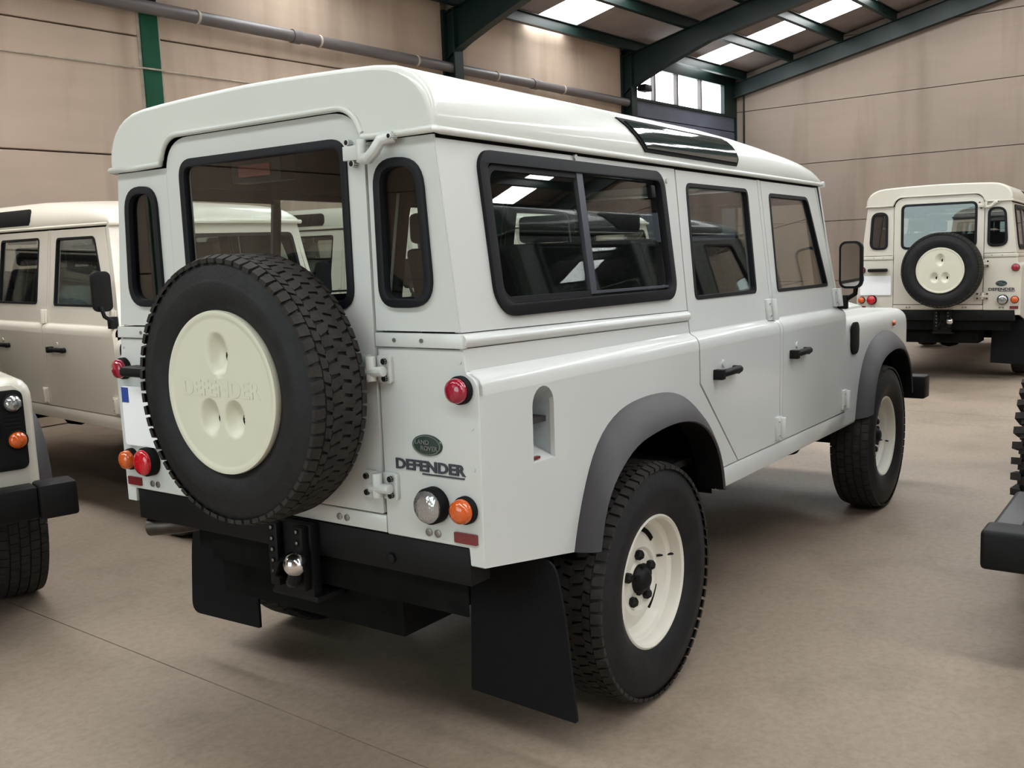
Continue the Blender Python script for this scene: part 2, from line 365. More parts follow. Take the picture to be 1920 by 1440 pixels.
MB(WALLM).box(UB, D2, VB, VB+0.12, 4.56, 5.03, f=W).build('wall_panel', WR)
# yard beyond the wall openings
g = MB(FLOORM); g.box(-60, 60, -60, 60, -0.3, -0.22, f=lambda x, y, z: Vector((x, y, z))); struct(g.build('ground'))
# roof sheets, skylights, purlins, rafters
CE = struct(MB(DGREEN).box(UB, D2+0.1, RIDGE-0.06, RIDGE+0.06, 6.78, 6.98, f=W).build('ceiling'))
pv = [0.0]+[0.25+1.025*i for i in range(1, 9)]+[RIDGE]
sky = [(-5.4, -4.4), (-0.28, 0.72), (4.8, 5.8), (9.91, 10.93), (15.03, 16.03)]
def slab(m, a, c, v0, v1, name, par, dz=0.0, t=0.03):
    p = MB(m); p.box(a, c, v0, v1, 0, t, f=lambda U, V, z: W(U, V, roofz(V)+dz+z)); return p.build(name, par)
for side in (0, 1):
    for i in range(len(pv)-1):
        v0, v1 = pv[i], pv[i+1]
        if side: v0, v1 = VB-v1, VB-v0
        if i == 0 and side == 0: v0 = -0.25
        if i == 0 and side == 1: v1 = VB+0.25
        e = UB-0.2
        for a, c in sky:
            slab(SHEET, e+0.004, a-0.004, v0+0.003, v1-0.003, 'roof_sheet', CE)
            slab(SKYL, a, c, v0+0.003, v1-0.003, 'skylight_panel', CE); e = c
        slab(SHEET, e+0.004, D2+0.2, v0+0.003, v1-0.003, 'roof_sheet', CE)
    for i in range(len(pv)-1):
        V = 0.27+1.025*i
        if side: V = VB-V
        zt = roofz(V)-0.004
        b = MB(DGREEN)
        for (dv, z0, z1) in ((0.045, zt-0.012, zt), (0.005, zt-0.16, zt), (0.045, zt-0.172, zt-0.16)):
            b.box(UB, D2-0.02, V-dv, V+dv, z0, z1, f=W)
        b.build('purlin', CE)
def rafter(u, end=False):
    b = MB(DGREEN)
    for sd in (0, 1):
        def q(V): return V if not sd else VB-V
        def top(V): return roofz(V)-0.178
        def bot(V):
            if end: return 4.58+0.207*V
            return 4.89+0.2*(V-1.7) if V > 1.7 else 4.22+0.67*(V/1.7)**0.8
        vs = [0.0, 0.15, 0.4, 0.8, 1.2, 1.7, 3, 5, 7, RIDGE]
        poly = [(v, bot(v)) for v in vs]+[(v, top(v)) for v in reversed(vs)]
        b.panel(poly, [], lambda V, z, t: W(u-0.006+t, q(V), z), 0.012)
        for k in range(len(vs)-1):
            for (fz, s) in ((bot, 0), (top, 1)):
                z0, z1 = fz(vs[k]), fz(vs[k+1]); t = 0.014 if s else -0.014
                P = [W(u+du, q(v), z+dz) for dz in (0, t) for v, z in ((vs[k], z0), (vs[k+1], z1)) for du in (-0.075, 0.075)]
                b.add(P, [(0, 1, 3, 2), (4, 6, 7, 5), (0, 4, 5, 1), (2, 3, 7, 6), (0, 2, 6, 4), (1, 5, 7, 3)])
    b.build('rafter', CE)
for u in COLS[:-1]: rafter(u)
rafter(17.2, True)
# drain pipe along the wall
def pz(u): return 4.16-0.0095*(u-2.8)
pr = thing('drain_pipe', 'long grey drain pipe clipped high along the left concrete wall', 'pipe', W(3, 0.12, 0))
iv = pr.location
b = MB(PIPE); b.tube([W(u, 0.12, pz(u))-iv for u in (UB+0.1, 3, 8, 12.7)], 0.068, 16); b.build('pipe_run', pr)
for u in [-8+1.7*i for i in range(13)]:
    if u < 12.3: b = MB(MORTAR); b.tube([W(u, 0.12, pz(u))-iv, W(u+0.03, 0.12, pz(u+0.03))-iv], 0.076, 16); b.build('pipe_clip', pr)
for u in (5.2, 9.9, 0.4): b = MB(PIPE); b.tube([W(u, 0.12, pz(u))-iv, W(u+0.12, 0.12, pz(u+.12))-iv], 0.08, 16); b.build('pipe_sleeve', pr)
b = MB(MORTAR); b.tube([W(u, 0.01 if abs(u-3.39) > .16 else 0.05, 3.555) for u in (UB+.1, -1.6, 3.22, 3.27, 3.51, 3.56, 8.0, 12.6)], 0.009, 6)
tag(b.build('wall_cable'), 'thin pale cable crossing the green column on the left wall', 'cable')
fp = thing('floodlight', 'small black floodlight beside the strip window at the dark column', 'lamp', W(12.98, 0.26, 4.33))
b = MB(BLACK); b.box(-0.02, 0.24, -0.08, 0.08, -0.05, 0.06); b.build('lamp_body', fp, bevel=0.012); b = MB(BLACK); b.tube([(0, 0, 0), (-0.1, 0.03, -0.03)], 0.02, 8); b.build('bracket', fp)

# ================================================================== THE CAR
XR = -0.849
def yu(z): return 0.742+(1.265-z)*0.1176
def side(s): return lambda u, v, w: Vector((u, s*(yu(v)-w), v))
def low(s): return lambda u, v, w: Vector((u, s*(0.787+(v-0.62)*0.008-w), v))
def rear(x): return lambda u, v, w: Vector((x+w, u, v))
SH = [(0.7532, 1.176), (0.756, 1.1705), (0.764, 1.166), (0.775, 1.160), (0.784, 1.150), (0.7895, 1.136), (0.7912, 1.112)]
def shoulder(mb, s, x0, x1, t=0.02, end_round=0):
    xs = [x0, x1]
    rows = []
    for x in xs:
        o = [Vector((x, s*y, z)) for y, z in SH]; i = [Vector((x, s*(y-t), z-(0.012 if k < 3 else 0))) for k, (y, z) in enumerate(SH)]
        rows.append(o+i[::-1])
    mb.grid(rows, 0, True, True)
car = thing('car', 'large white off-road estate nearest the camera, spare wheel on its rear door', 'car')
P = car
OUT_R = [(-0.412, 0.588), (-0.39, 0.671), (-0.352, 0.762), (-0.298, 0.865), (-0.214, 0.943), (-0.094, 0.987), (0.07, 0.999), (0.227, 0.992), (0.345, 0.960), (0.44, 0.900), (0.505, 0.83), (0.565, 0.74), (0.602, 0.646), (0.613, 0.565)]
LIP_R = [(-0.40, 0.600), (-0.378, 0.69), (-0.335, 0.768), (-0.256, 0.829), (-0.162, 0.877), (0.013, 0.900), (0.146, 0.903), (0.267, 0.885), (0.36, 0.845), (0.435, 0.775), (0.48, 0.69), (0.495, 0.60)]
OUT_F = [(2.40, 0.571), (2.42, 0.66), (2.458, 0.765), (2.528, 0.872), (2.644, 0.955), (2.80, 0.993), (2.95, 1.0), (3.10, 0.985), (3.22, 0.94), (3.31, 0.87), (3.37, 0.77), (3.40, 0.66), (3.41, 0.60)]
LIP_F = [(2.435, 0.60), (2.455, 0.69), (2.495, 0.770), (2.555, 0.84), (2.655, 0.880), (2.80, 0.900), (2.93, 0.904), (3.05, 0.887), (3.13, 0.85), (3.20, 0.78), (3.24, 0.70), (3.255, 0.61)]
def resamp(p, n):
    P_ = [Vector(a) for a in p]; L = [0]
    for i in range(1, len(P_)): L.append(L[-1]+(P_[i]-P_[i-1]).length)
    out = []
    for k in range(n):
        t = L[-1]*k/(n-1); i = 1
        while i < len(L)-1 and L[i] < t: i += 1
        a = (t-L[i-1])/(L[i]-L[i-1]); out.append(P_[i-1].lerp(P_[i], a))
    return out
def smoothp(p, n):
    q = resamp(p, n)
    for _ in range(3): q = [q[0]]+[(q[i-1]+q[i]*2+q[i+1])/4 for i in range(1, n-1)]+[q[-1]]
    return q
def build_sides(s):
    # rear quarter lower panel
    tub = MB(WHITE, TRIM)
    arch = [tuple(p) for p in smoothp(OUT_R, 34)]
    poly = [(XR, 0.659)]+arch+[(0.63, 0.640), (0.820, 0.640), (0.468, 0.987), (0.465, 1.112), (XR, 1.112)]
    holes = []
    fr = [(-0.612, 0.895), (-0.504, 0.895)]+[(-0.558+0.054*cos(a*PI/10), 1.052+0.054*sin(a*PI/10)) for a in range(0, 11)]
    if s < 0: holes = [fr]
    tub.panel(poly, holes, low(s), 0.015, 0, 1)
    shoulder(tub, s, XR, 0.466, 0.015)
    tub.panel([(XR, 1.176), (0.466, 1.176), (0.466, 1.216), (XR, 1.232)], [], side(s), 0.012, 0, 1)
    qp = tub.build('quarter_panel', P, True)
    if s < 0:
        r = MB(WELL, WHITE, BLACK); f = low(s)
        lo = [f(u, v, 0.0) for u, v in fr]; cx = -0.530
        dep = [f(cx+(u+0.558)*0.62, 0.99+(v-1.0)*0.62, 0.085) for u, v in fr]
        n = len(fr)
        for i in range(n):
            j = (i+1) % n; r.add([lo[i], lo[j], dep[j], dep[i]], [(0, 1, 2, 3)], 1 if i == 0 else 0)  # bottom ledge in brighter white, caught light put into its colour
        r.add(dep, [tuple(range(n))], 0); o = r.build('filler_recess', qp, True, recalc=False)
        r = MB(BLACK); c = low(s)(-0.594, 0.938, 0.05); r.tube([c, c+Vector((0.016, 0.012, 0.006))], 0.020, 14); r.build('filler_cap', qp, True, bevel=0.004)
        r = MB(DRED); p = low(s)(-0.585, 0.906, 0.012); r.box(p.x-0.015, p.x+0.015, p.y-0.006, p.y+0.006, p.z-0.004, p.z+0.002); r.build('fuel_sticker', qp, True)
    # capping rail
    cp = MB(WHITE); rows = []
    for x in (XR-0.002, 0.466):
        z0 = 1.252-0.0125*(x-XR); rows.append([Vector((x, s*(yu(z0)-0.012+0.028*cos(a)), z0+0.020*sin(a))) for a in [(-90+180*k/10)*PI/180 for k in range(11)]])
    cp.grid(rows, 0, True, True); cp.build('capping_rail', P, True)
    # upper quarter panel with the sliding window
    w = rrect(-0.690, 0.392, 1.303, 1.750, [0.085, 0.07, 0.06, 0.055], 8); wi = inset(w, 0.034)
    q = MB(WHITE, TRIM); q.panel([(XR, 1.274), (0.470, 1.2565), (0.505, 1.776), (XR, 1.776)], [inset(w, 0.006)], side(s), 0.02, 0, 1); uq = q.build('upper_side_panel', P, True)
    q = MB(SEAL); f = side(s); ff = lambda u, v, t: f(u, v, t-0.012); q.panel(w, [wi], ff, 0.026); wf = q.build('side_window_frame', P, True, bevel=0.004)
    q = MB(SEAL); q.panel(rrect(-0.657, -0.150, 1.338, 1.716, 0.05, 6), [rrect(-0.640, -0.166, 1.355, 1.699, 0.035, 6)], lambda u, v, t: f(u, v, t-0.002), 0.012); q.build('sliding_sash', wf, True)
    q = MB(ALLOY); q.box(-0.19, -0.155, 0, 1, 1.345, 1.715, f=lambda x, y, z: f(x, z, -0.004+0.014*y)); q.build('window_bar', wf, True)
    q = MB(ALLOY); q.box(-0.61, 0.35, 0, 1, 1.345, 1.353, f=lambda x, y, z: f(x, z, -0.001+0.01*y)); q.build('window_channel', wf, True)
    q = MB(GLASS); q.panel(rrect(-0.655, -0.160, 1.340, 1.714, 0.045), [], lambda u, v, t: f(u, v, t+0.004), 0.004); q.build('window_pane', wf, True)
    q = MB(GLASS); q.panel(rrect(-0.172, 0.356, 1.340, 1.714, 0.045), [], lambda u, v, t: f(u, v, t+0.012), 0.004); q.build('window_pane', wf, True)
    if s < 0:
        q = MB(BLACK); q.box(0.295, 0.325, 0, 1, 1.655, 1.70, f=lambda x, y, z: f(x, z, -0.006+0.02*y)); q.build('window_latch', wf, True, bevel=0.004)
        for (u, v) in ((-0.185, 1.762), (0.425, 1.72)): q = MB(WHITE); q.tube([f(u, v, 0.002), f(u, v, -0.008)], 0.009, 10); q.build('blanking_plug', uq, True)
    # sill
    q = MB(WHITE); q.panel([(0.63, 0.556), (2.392, 0.556), (2.392, 0.634), (0.63, 0.634)], [], low(s), 0.04); q.build('sill_panel', P, True, bevel=0.004)
    # doors
    def door(lowp, upp, win, x0, x1, hx, nm):
        d = MB(WHITE, TRIM); d.panel(lowp, [], low(s), 0.03, 0, 1); shoulder(d, s, x0, x1, 0.02)
        d.panel(upp, [inset(win, 0.004)], side(s), 0.03, 0, 1); d = d.build(nm, P, True)
        f = side(s); q = MB(SEAL); q.panel(win, [inset(win, 0.014)], lambda u, v, t: f(u, v, t-0.003), 0.02); q.build('window_seal', d, True)
        q = MB(GLASS); q.panel(inset(win, 0.011), [], lambda u, v, t: f(u, v, t+0.010), 0.004); q.build('window_pane', d, True)
        L = low(s); q = MB(BLACK); hz = 1.010
        q.tube([L(hx-0.095, hz, -0.024), L(hx+0.095, hz+0.002, -0.024)], 0.015, 10); q.tube([L(hx+0.085, hz, 0.0), L(hx+0.085, hz, -0.028)], 0.017, 10)
        q.box(hx-0.105, hx-0.072, -0.038, 0.0, hz-0.020, hz+0.018, f=lambda x, y, z: L(x, z, y)); q.build('door_handle', d, True, bevel=0.003)
        q = MB(WHITE); q.tube([L(hx-0.012, hz+0.034, 0.0), L(hx-0.012, hz+0.034, -0.006)], 0.014, 12); q.build('lock_barrel', d, True)
        return d
    rp = [(0.830, 0.640), (1.280, 0.640), (1.284, 1.112), (0.475, 1.112), (0.480, 0.990)]
    ru = [(0.473, 1.176), (1.284, 1.176), (1.296, 1.765), (0.512, 1.765)]
    rw = roundpoly([(0.548, 1.290), (1.150, 1.290), (1.176, 1.724), (0.584, 1.722)], [0.03, 0.03, 0.035, 0.035])
    door(rp, ru, rw, 0.473, 1.284, 0.692, 'rear_side_door')
    fp_ = [(1.325, 0.640), (2.243, 0.640), (2.215, 1.112), (1.325, 1.112)]
    fu = [(1.325, 1.176), (2.200, 1.176), (2.045, 1.765), (1.336, 1.765)]
    fw_ = roundpoly([(1.388, 1.284), (2.086, 1.284), (2.02, 1.45), (1.918, 1.716), (1.416, 1.716)], [0.025, 0.03, 0.05, 0.04, 0.03])
    door(fp_, fu, fw_, 1.325, 2.212, 1.505, 'front_side_door')
    q = MB(WHITE, TRIM); q.panel([(1.288, 0.640), (1.321, 0.640), (1.321, 1.112), (1.288, 1.112)], [], low(s), 0.03, 0, 1); shoulder(q, s, 1.288, 1.321); q.panel([(1.288, 1.176), (1.321, 1.176), (1.332, 1.770), (1.300, 1.770)], [], side(s), 0.03, 0, 1)
    q.build('centre_pillar', P, True)
    # windscreen pillar side
    q = MB(WHITE, TRIM); q.panel([(2.204, 1.176), (2.235, 1.176), (2.215, 1.25), (2.10, 1.770), (2.049, 1.770)], [], side(s), 0.03, 0, 1); q.build('windscreen_pillar', P, True)
    for hx_, hz_ in ((1.262, 0.702), (2.190, 0.705)):
        L = low(s); q = MB(WHITE, BLACK); q.box(hx_-0.032, hx_+0.032, -0.012, 0, hz_-0.05, hz_+0.05, f=lambda x, y, z: L(x, z, y)); q.tube([L(hx_+0.018, hz_-0.045, -0.018), L(hx_+0.018, hz_+0.045, -0.018)], 0.013, 10)
        for dz in (-0.03, 0.03): q.tube([L(hx_-0.016, hz_+dz, -0.012), L(hx_-0.016, hz_+dz, -0.016)], 0.006, 8, 1)
        q.build('door_hinge', P, True, bevel=0.002)
    for hx_, hz_ in ((1.262, 1.215), (2.165, 1.225)):
        L = side(s); q = MB(WHITE, BLACK); q.box(hx_-0.035, hx_+0.035, -0.014, 0, hz_-0.045, hz_+0.045, f=lambda x, y, z: L(x, z, y)); q.tube([L(hx_+0.015, hz_-0.045, -0.022), L(hx_+0.015, hz_+0.045, -0.022)], 0.014, 10)
        for dz in (-0.025, 0.025): q.tube([L(hx_-0.016, hz_+dz, -0.014), L(hx_-0.016, hz_+dz, -0.018)], 0.006, 8, 1)
        q.build('door_hinge', P, True, bevel=0.002)
    # front wing
    q = MB(WHITE, UNDER); rows = []; af = smoothp(OUT_F, 40)
    def zbot(x):
        if x <= af[0].x: return 0.566
        if x >= af[-1].x: return 0.615
        for i in range(1, len(af)):
            if af[i].x >= x:
                t = (x-af[i-1].x)/max(1e-6, af[i].x-af[i-1].x); return af[i-1].y*(1-t)+af[i].y*t
    xs = [2.218, 2.30, 2.39, 2.399, 2.401]+[2.41+0.025*i for i in range(40)]+[3.405, 3.411, 3.413, 3.42, 3.44, 3.455, 3.470, 3.482, 3.490]
    for x in xs:
        t = max(0, (x-3.42)/0.07); k = 0.045*(1-math.sqrt(max(0, 1-min(1, t)**2))); zt = 1.112-0.006*(x-2.2)-k*0.7
        pr_ = [(0.50, zt), (0.62, zt), (0.70, zt-0.001), (0.735, zt-0.006), (0.762, zt-0.020), (0.779, zt-0.042), (0.7865, zt-0.07), (0.7885, zt-0.105), (0.787, zbot(x)+(zt-0.105-zbot(x))*0.5), (0.787, zbot(x))]
        o = [Vector((x, s*(y-k), z)) for y, z in pr_]; i_ = [Vector((x, s*(y-k-0.012), min(z, zt-0.012))) for y, z in pr_]
        rows.append(o+i_[::-1])
    q.grid(rows, 0, True, True); wg = q.build('front_wing', P, True)
    L = low(s); q = MB(RUB); q.panel(rrect(2.298, 2.425, 0.922, 1.088, 0.045), [], lambda u, v, t: L(u, v, t-0.008), 0.01); q.build('wing_vent', wg, True, bevel=0.003)
    q = MB(AMB); q.tube([L(3.12, 1.032, 0), L(3.12, 1.032, -0.012)], [0.018, 0.012], 12); lab(q.build('side_repeater', wg, True), 'small amber side repeater')
    # flares
    for OUT, LIP in ((OUT_R, LIP_R), (OUT_F, LIP_F)):
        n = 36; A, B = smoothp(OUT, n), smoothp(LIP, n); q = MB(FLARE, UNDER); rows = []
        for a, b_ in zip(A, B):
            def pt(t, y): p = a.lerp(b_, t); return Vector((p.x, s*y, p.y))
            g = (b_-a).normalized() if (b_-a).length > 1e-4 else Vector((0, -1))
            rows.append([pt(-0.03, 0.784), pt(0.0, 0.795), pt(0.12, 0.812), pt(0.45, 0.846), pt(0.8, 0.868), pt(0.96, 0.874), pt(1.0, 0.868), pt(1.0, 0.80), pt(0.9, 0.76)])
        q.grid([rw[:7] for rw in rows], 0); q.grid([rw[6:]+rw[:1] for rw in rows], 1)  # inner return faces blackened to carry the shadow inside the arch
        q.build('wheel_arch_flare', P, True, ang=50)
    # wheel housings
    for cx in (0.0, 2.85):
        q = MB(UNDER); rows = []
        x_ = 0.50
        for a in [PI*k/16 for k in range(17)]:
            rows.append([Vector((cx+(0.11 if cx < 1 else 0.03)+0.49*cos(a), s*0.775, 0.55+0.44*sin(a)**0.8)), Vector((cx+(0.11 if cx < 1 else 0.03)+0.49*cos(a), s*0.46, 0.55+0.44*sin(a)**0.8))])
        q.grid(rows, 0)
        q.box(cx-0.42, cx+0.62 if cx < 1 else cx+0.55, *sorted((s*0.45, s*0.462)), 0.5, 1.0); q.build('wheel_housing', P, True)
for s in (-1, 1): build_sides(s)

# ---- rear
R = rear(XR)
def ry(y, z): return (y, z)
DL, DR = 0.413, -0.443
for s in (-1, 1):
    e = DL+0.006 if s > 0 else -DR+0.006
    # upper corner panel with quarter window
    yo0, yo1 = yu(1.276)-0.003, yu(1.776)-0.003
    qw = [(s*a, b) for a, b in roundpoly([(0.474, 1.338), (0.664, 1.338), (0.640, 1.728), (0.474, 1.728)], [0.06, 0.085, 0.085, 0.075], 7)]
    if s < 0: qw = qw[::-1]
    pl = [(s*e, 1.276), (s*yo0, 1.276), (s*yo1, 1.776), (s*e, 1.776)]
    if s < 0: pl = pl[::-1]
    q = MB(WHITE, TRIM); q.panel(pl, [inset(qw, 0.006)], lambda u, v, t: R(u, v, t-0.002), 0.02, 0, 1); cpn = q.build('rear_corner_panel', P, True)
    q = MB(SEAL); wi = inset(qw, 0.023); q.panel(qw, [wi], lambda u, v, t: R(u, v, t-0.013), 0.025); fq = q.build('quarter_window_frame', cpn, True, bevel=0.004)
    q = MB(GLASS if s < 0 else PRIV); q.panel(inset(qw, 0.019), [], lambda u, v, t: R(u, v, t+0.003), 0.004); q.build('quarter_window_pane', cpn, True)
    # capping on the rear
    q = MB(WHITE); pl = [(s*e, 1.233), (s*0.752, 1.233), (s*0.748, 1.271), (s*e, 1.271)]
    q.panel(pl if s > 0 else pl[::-1], [], lambda u, v, t: R(u, v, t-0.010), 0.02); c_ = q.build('rear_capping', P, True, bevel=0.003)
    for yy in (0.520, 0.615): q = MB(STEEL); q.tube([R(s*yy, 1.252, -0.009), R(s*yy, 1.252, -0.013)], 0.006, 8); q.build('rivet', c_, True)
    # lower corner panel
    pl = [(s*e, 0.706), (s*0.737, 0.706), (s*0.740, 0.658), (s*0.787, 0.658), (s*0.7912, 1.112), (s*0.7895, 1.136), (s*0.784, 1.150), (s*0.775, 1.160), (s*0.764, 1.166), (s*0.756, 1.1705), (s*0.7532, 1.176), (s*0.7475, 1.230), (s*e, 1.230)]
    q = MB(WHITE, TRIM); q.panel(pl if s > 0 else pl[::-1], [], lambda u, v, t: R(u, v, t-0.002), 0.02, 0, 1); lc = q.build('rear_lamp_panel', P, True, bevel=0.003, seg=1)
    for yy, zz in ((0.735, 1.20), (0.765, 1.03), (0.765, 0.92), (0.765, 0.81)): q = MB(WHITE); q.tube([R(s*yy, zz, -0.002), R(s*yy, zz, -0.0045)], 0.006, 8); q.build('rivet', lc, True)
    def lamp(nm, y, z, r, m, dome, cone=0.012, basem=RUB, l=None):
        q = MB(basem); F = lambda a, b, h: R(s*y+a, z+b, -0.003-h); q.lathe([(r, 0), (r, cone), (r*0.94, cone+0.006), (r*0.88, cone+0.006)], F, 28); o = q.build(nm, P, True, ang=40)
        q = MB(m); q.lathe([(r*0.88, cone+0.002), (r*0.88, cone+0.012), (r*0.8, cone+dome*0.75), (r*0.5, cone+dome*0.95), (r*0.12, cone+dome)], F, 28); q.build('lamp_lens', o, True, ang=50)
        if l: lab(o, l)
        return o
    lamp('marker_lamp', 0.7356, 1.127, 0.0375, RED, 0.028, l='round red high marker lamp')
    lamp('indicator_lamp', 0.7357, 0.8105, 0.0375, AMB, 0.034, l='round amber indicator')
    if s < 0: lamp('reversing_lamp', 0.629, 0.812, 0.050, CLEAR, 0.020, 0.026, l='round clear reversing lamp')
    else: lamp('fog_lamp', 0.629, 0.812, 0.050, REDF, 0.024, 0.026, l='round bright red fog lamp')
    q = MB(DRED); q.panel(rrect(s*0.731-0.038, s*0.731+0.038, 0.718, 0.747, 0.003, 2), [], lambda u, v, t: R(u, v, t-0.008), 0.008); lab(q.build('reflector', P, True), 'dark red rectangular reflector')
    for yy in (0.634, 0.603): q = MB(STEEL); q.lathe([(0.011, 0), (0.011, 0.003), (0.007, 0.004)], lambda a, b, h: R(s*yy+a, 0.732+b, -0.002-h), 14); q.build('bolt_head', P, True)
# sill strip below the door with bolts
q = MB(WHITE); q.panel([(-0.446, 0.708), (0.416, 0.708), (0.416, 0.758), (-0.446, 0.758)], [], R, 0.02); q.build('tail_sill', P, True, bevel=0.003)
for yy in (-0.262, -0.292, 0.28, 0.25): q = MB(STEEL); q.lathe([(0.010, 0), (0.010, 0.003), (0.006, 0.004)], lambda a, b, h: R(yy+a, 0.732+b, -h), 12); q.build('bolt_head', P, True)
# rear door
XD = XR-0.006; D = rear(XD)
dw = roundpoly([(DR+0.063, 1.333), (0.345, 1.333), (0.345, 1.795), (DR+0.063, 1.795)], 0.062, 8)
q = MB(WHITE, TRIM); dp = roundpoly([(DR, 0.764), (DL, 0.764), (DL, 1.862), (DR, 1.862)], [0.005, 0.005, 0.12, 0.12], 9)
q.panel(dp, [inset(dw, 0.006)], D, 0.035, 0, 1); rd = q.build('rear_door', P, True)
q = MB(SEAL); q.panel(dw, [inset(dw, 0.024)], lambda u, v, t: D(u, v, t-0.006), 0.022); q.build('rear_window_seal', rd, True, bevel=0.004)
q = MB(GLASS); q.panel(inset(dw, 0.019), [], lambda u, v, t: D(u, v, t+0.005), 0.004); q.build('rear_window_pane', rd, True)
q = MB(BLACK); q.box(XD+0.04, XD+0.10, -0.07, 0.15, 1.71, 1.785); bl = q.build('brake_lamp_housing', rd, True, bevel=0.006); q = MB(DRED); q.box(XD+0.034, XD+0.041, -0.03, 0.11, 1.725, 1.76); q.build('brake_lamp_lens', bl, True)
# rear door hinges
for z in (1.172, 0.848):
    q = MB(WHITE, BLACK)
    q.panel(rrect(DR-0.062, DR-0.010, z-0.038, z+0.038, 0.008), [], lambda u, v, t: R(u, v, t-0.013), 0.012)
    q.panel(rrect(DR+0.012, DR+0.062, z-0.038, z+0.038, 0.008), [], lambda u, v, t: D(u, v, t-0.013), 0.012)
    q.tube([(XD-0.022, DR-0.002, z-0.032), (XD-0.022, DR-0.002, z+0.036)], 0.015, 12); q.tube([(XD-0.024, DR+0.02, z-0.008), (XD-0.024, DR-0.05, z-0.004)], 0.014, 10)
    for yy, zz in ((DR+0.045, 0.022), (DR+0.045, -0.024), (DR-0.045, 0.022), (DR-0.045, -0.024)): q.tube([(XD-0.012, yy, z+zz), (XD-0.02, yy, z+zz)], 0.009, 10, 1)
    q.build('rear_door_hinge', P, True, bevel=0.002)
q = MB(WHITE, BLACK); z = 1.748   # the upper hinge, a straight arm and a curved bracket
q.box(XD-0.022, XD, DR-0.02, DR+0.058, z-0.018, z+0.020)
q.tube([(XD-0.026, DR-0.015, z-0.028), (XD-0.026, DR-0.015, z+0.032)], 0.014, 12)
q.tube([(XD-0.03, DR-0.02, z-0.018), (XD-0.038, DR-0.05, z-0.020), (XD-0.04, DR-0.075, z-0.004), (XD-0.036, DR-0.095, z+0.022), (XD-0.02, DR-0.125, z+0.030)], 0.016, 10)
q.tube([(XD-0.02, DR+0.045, z+0.03), (XD+0.0, DR+0.045, z+0.03)], 0.009, 10, 1); q.tube([(XD-0.02, DR+0.03, z-0.026), (XD, DR+0.03, z-0.026)], 0.010, 10, 1); q.tube([(XD-0.04, DR-0.125, z+0.030), (XD-0.012, DR-0.125, z+0.030)], 0.008, 10, 1)
lab(q.build('upper_door_hinge', P, True, bevel=0.002), 'white upper hinge with a curved arm')
# badge and lettering
q = MB(DARKG); E_ = lambda a, b, h: R(-0.612+a*1.0, 0.972+b*0.56, -0.002-h); q.lathe([(0.052, 0), (0.052, 0.003), (0.050, 0.005)], E_, 32); bd = q.build('oval_badge', P, True)
q = MB(SILVER); q.grid([[E_(r*cos(2*PI*k/40), r*sin(2*PI*k/40)/1.0, 0.0055) for k in range(40)] for r in (0.044, 0.0475)], 0, True); q.build('badge_rim', bd, True, recalc=False)
TR = lambda y0, z0, x: (lambda u, v, w: Vector((x-w, y0-u, z0+v)))
text_part('badge_lettering', 'LAND', SILVER, 0.017, 1.1, TR(-0.598, 0.980, XR-0.009), bd, 0.001, 0.0004)
text_part('badge_lettering', 'ROVER', SILVER, 0.017, 1.1, TR(-0.622, 0.964, XR-0.009), bd, 0.001, 0.0004)
lt = text_part('model_lettering', 'DEFENDER', LETTER, 0.040, 1.24, TR(-0.615, 0.912, XR-0.004), P, 0.0015, 0.0012)
q = MB(LETTER); q.box(XR-0.0045, XR-0.001, -0.733, -0.590, 0.890, 0.894); q.build('lettering_underline', lt, True)
# number plate and plate lamp on the left
q = MB(PLATE); q.panel(rrect(0.435, 0.752, 0.862, 1.066, 0.012), [], lambda u, v, t: R(u, v, t-0.014), 0.01); npl = q.build('number_plate', P, True); lab(npl, 'blank white square number plate')
q = MB(BLUE); q.box(XR-0.0155, XR-0.0140, 0.712, 0.750, 1.010, 1.062); q.build('plate_band', npl, True)
q = MB(BLACK); q.box(XR-0.075, XR, 0.47, 0.665, 1.108, 1.142); lab(q.build('plate_lamp', P, True, bevel=0.012), 'black number plate lamp housing')
# crossmember, tow hitch, exhaust, flaps
q = MB(BLACK); q.box(XR+0.005, XR+0.09, -0.735, 0.735, 0.598, 0.703); 
q.tube([(XR+0.004, -0.455, 0.635), (XR-0.006, -0.455, 0.635)], 0.016, 12)
q.build('rear_crossmember', P, True, bevel=0.006)
q = MB(UNDER); q.box(XR+0.03, XR+0.036, -0.70, 0.38, 0.50, 0.60); q.build('bumper_skirt', P, True)
q = MB(BLACK, STEEL)
q.box(XR-0.03, XR+0.005, -0.165, 0.01, 0.475, 0.70); q.box(XR-0.055, XR-0.03, -0.155, -0.115, 0.50, 0.695); q.box(XR-0.055, XR-0.03, -0.045, -0.005, 0.50, 0.695)
q.box(XR-0.03, XR+0.3, -0.18, 0.02, 0.462, 0.480)
for yy in (-0.135, -0.025):
    for k in range(5): q.tube([(XR-0.054, yy, 0.545+0.034*k), (XR-0.060, yy, 0.545+0.034*k)], 0.0085, 8, 1)
hb = q.build('tow_bracket', P, True, bevel=0.003)
q = MB(BLACK); q.tube([(XR-0.03, -0.10, 0.53), (XR-0.07, -0.12, 0.53), (XR-0.09, -0.15, 0.545), (XR-0.09, -0.158, 0.575)], 0.02, 10); q.build('tow_neck', hb, True)
q = MB(CHROME); q.lathe([(0.012, -0.034), (0.024, -0.027), (0.033, -0.014), (0.0355, 0), (0.033, 0.014), (0.024, 0.027), (0.012, 0.034)], lambda a, b, h: Vector((XR-0.09+a, -0.160+b, 0.596+h)), 20); lab(q.build('tow_ball', hb, True, ang=60), 'shiny round tow ball')
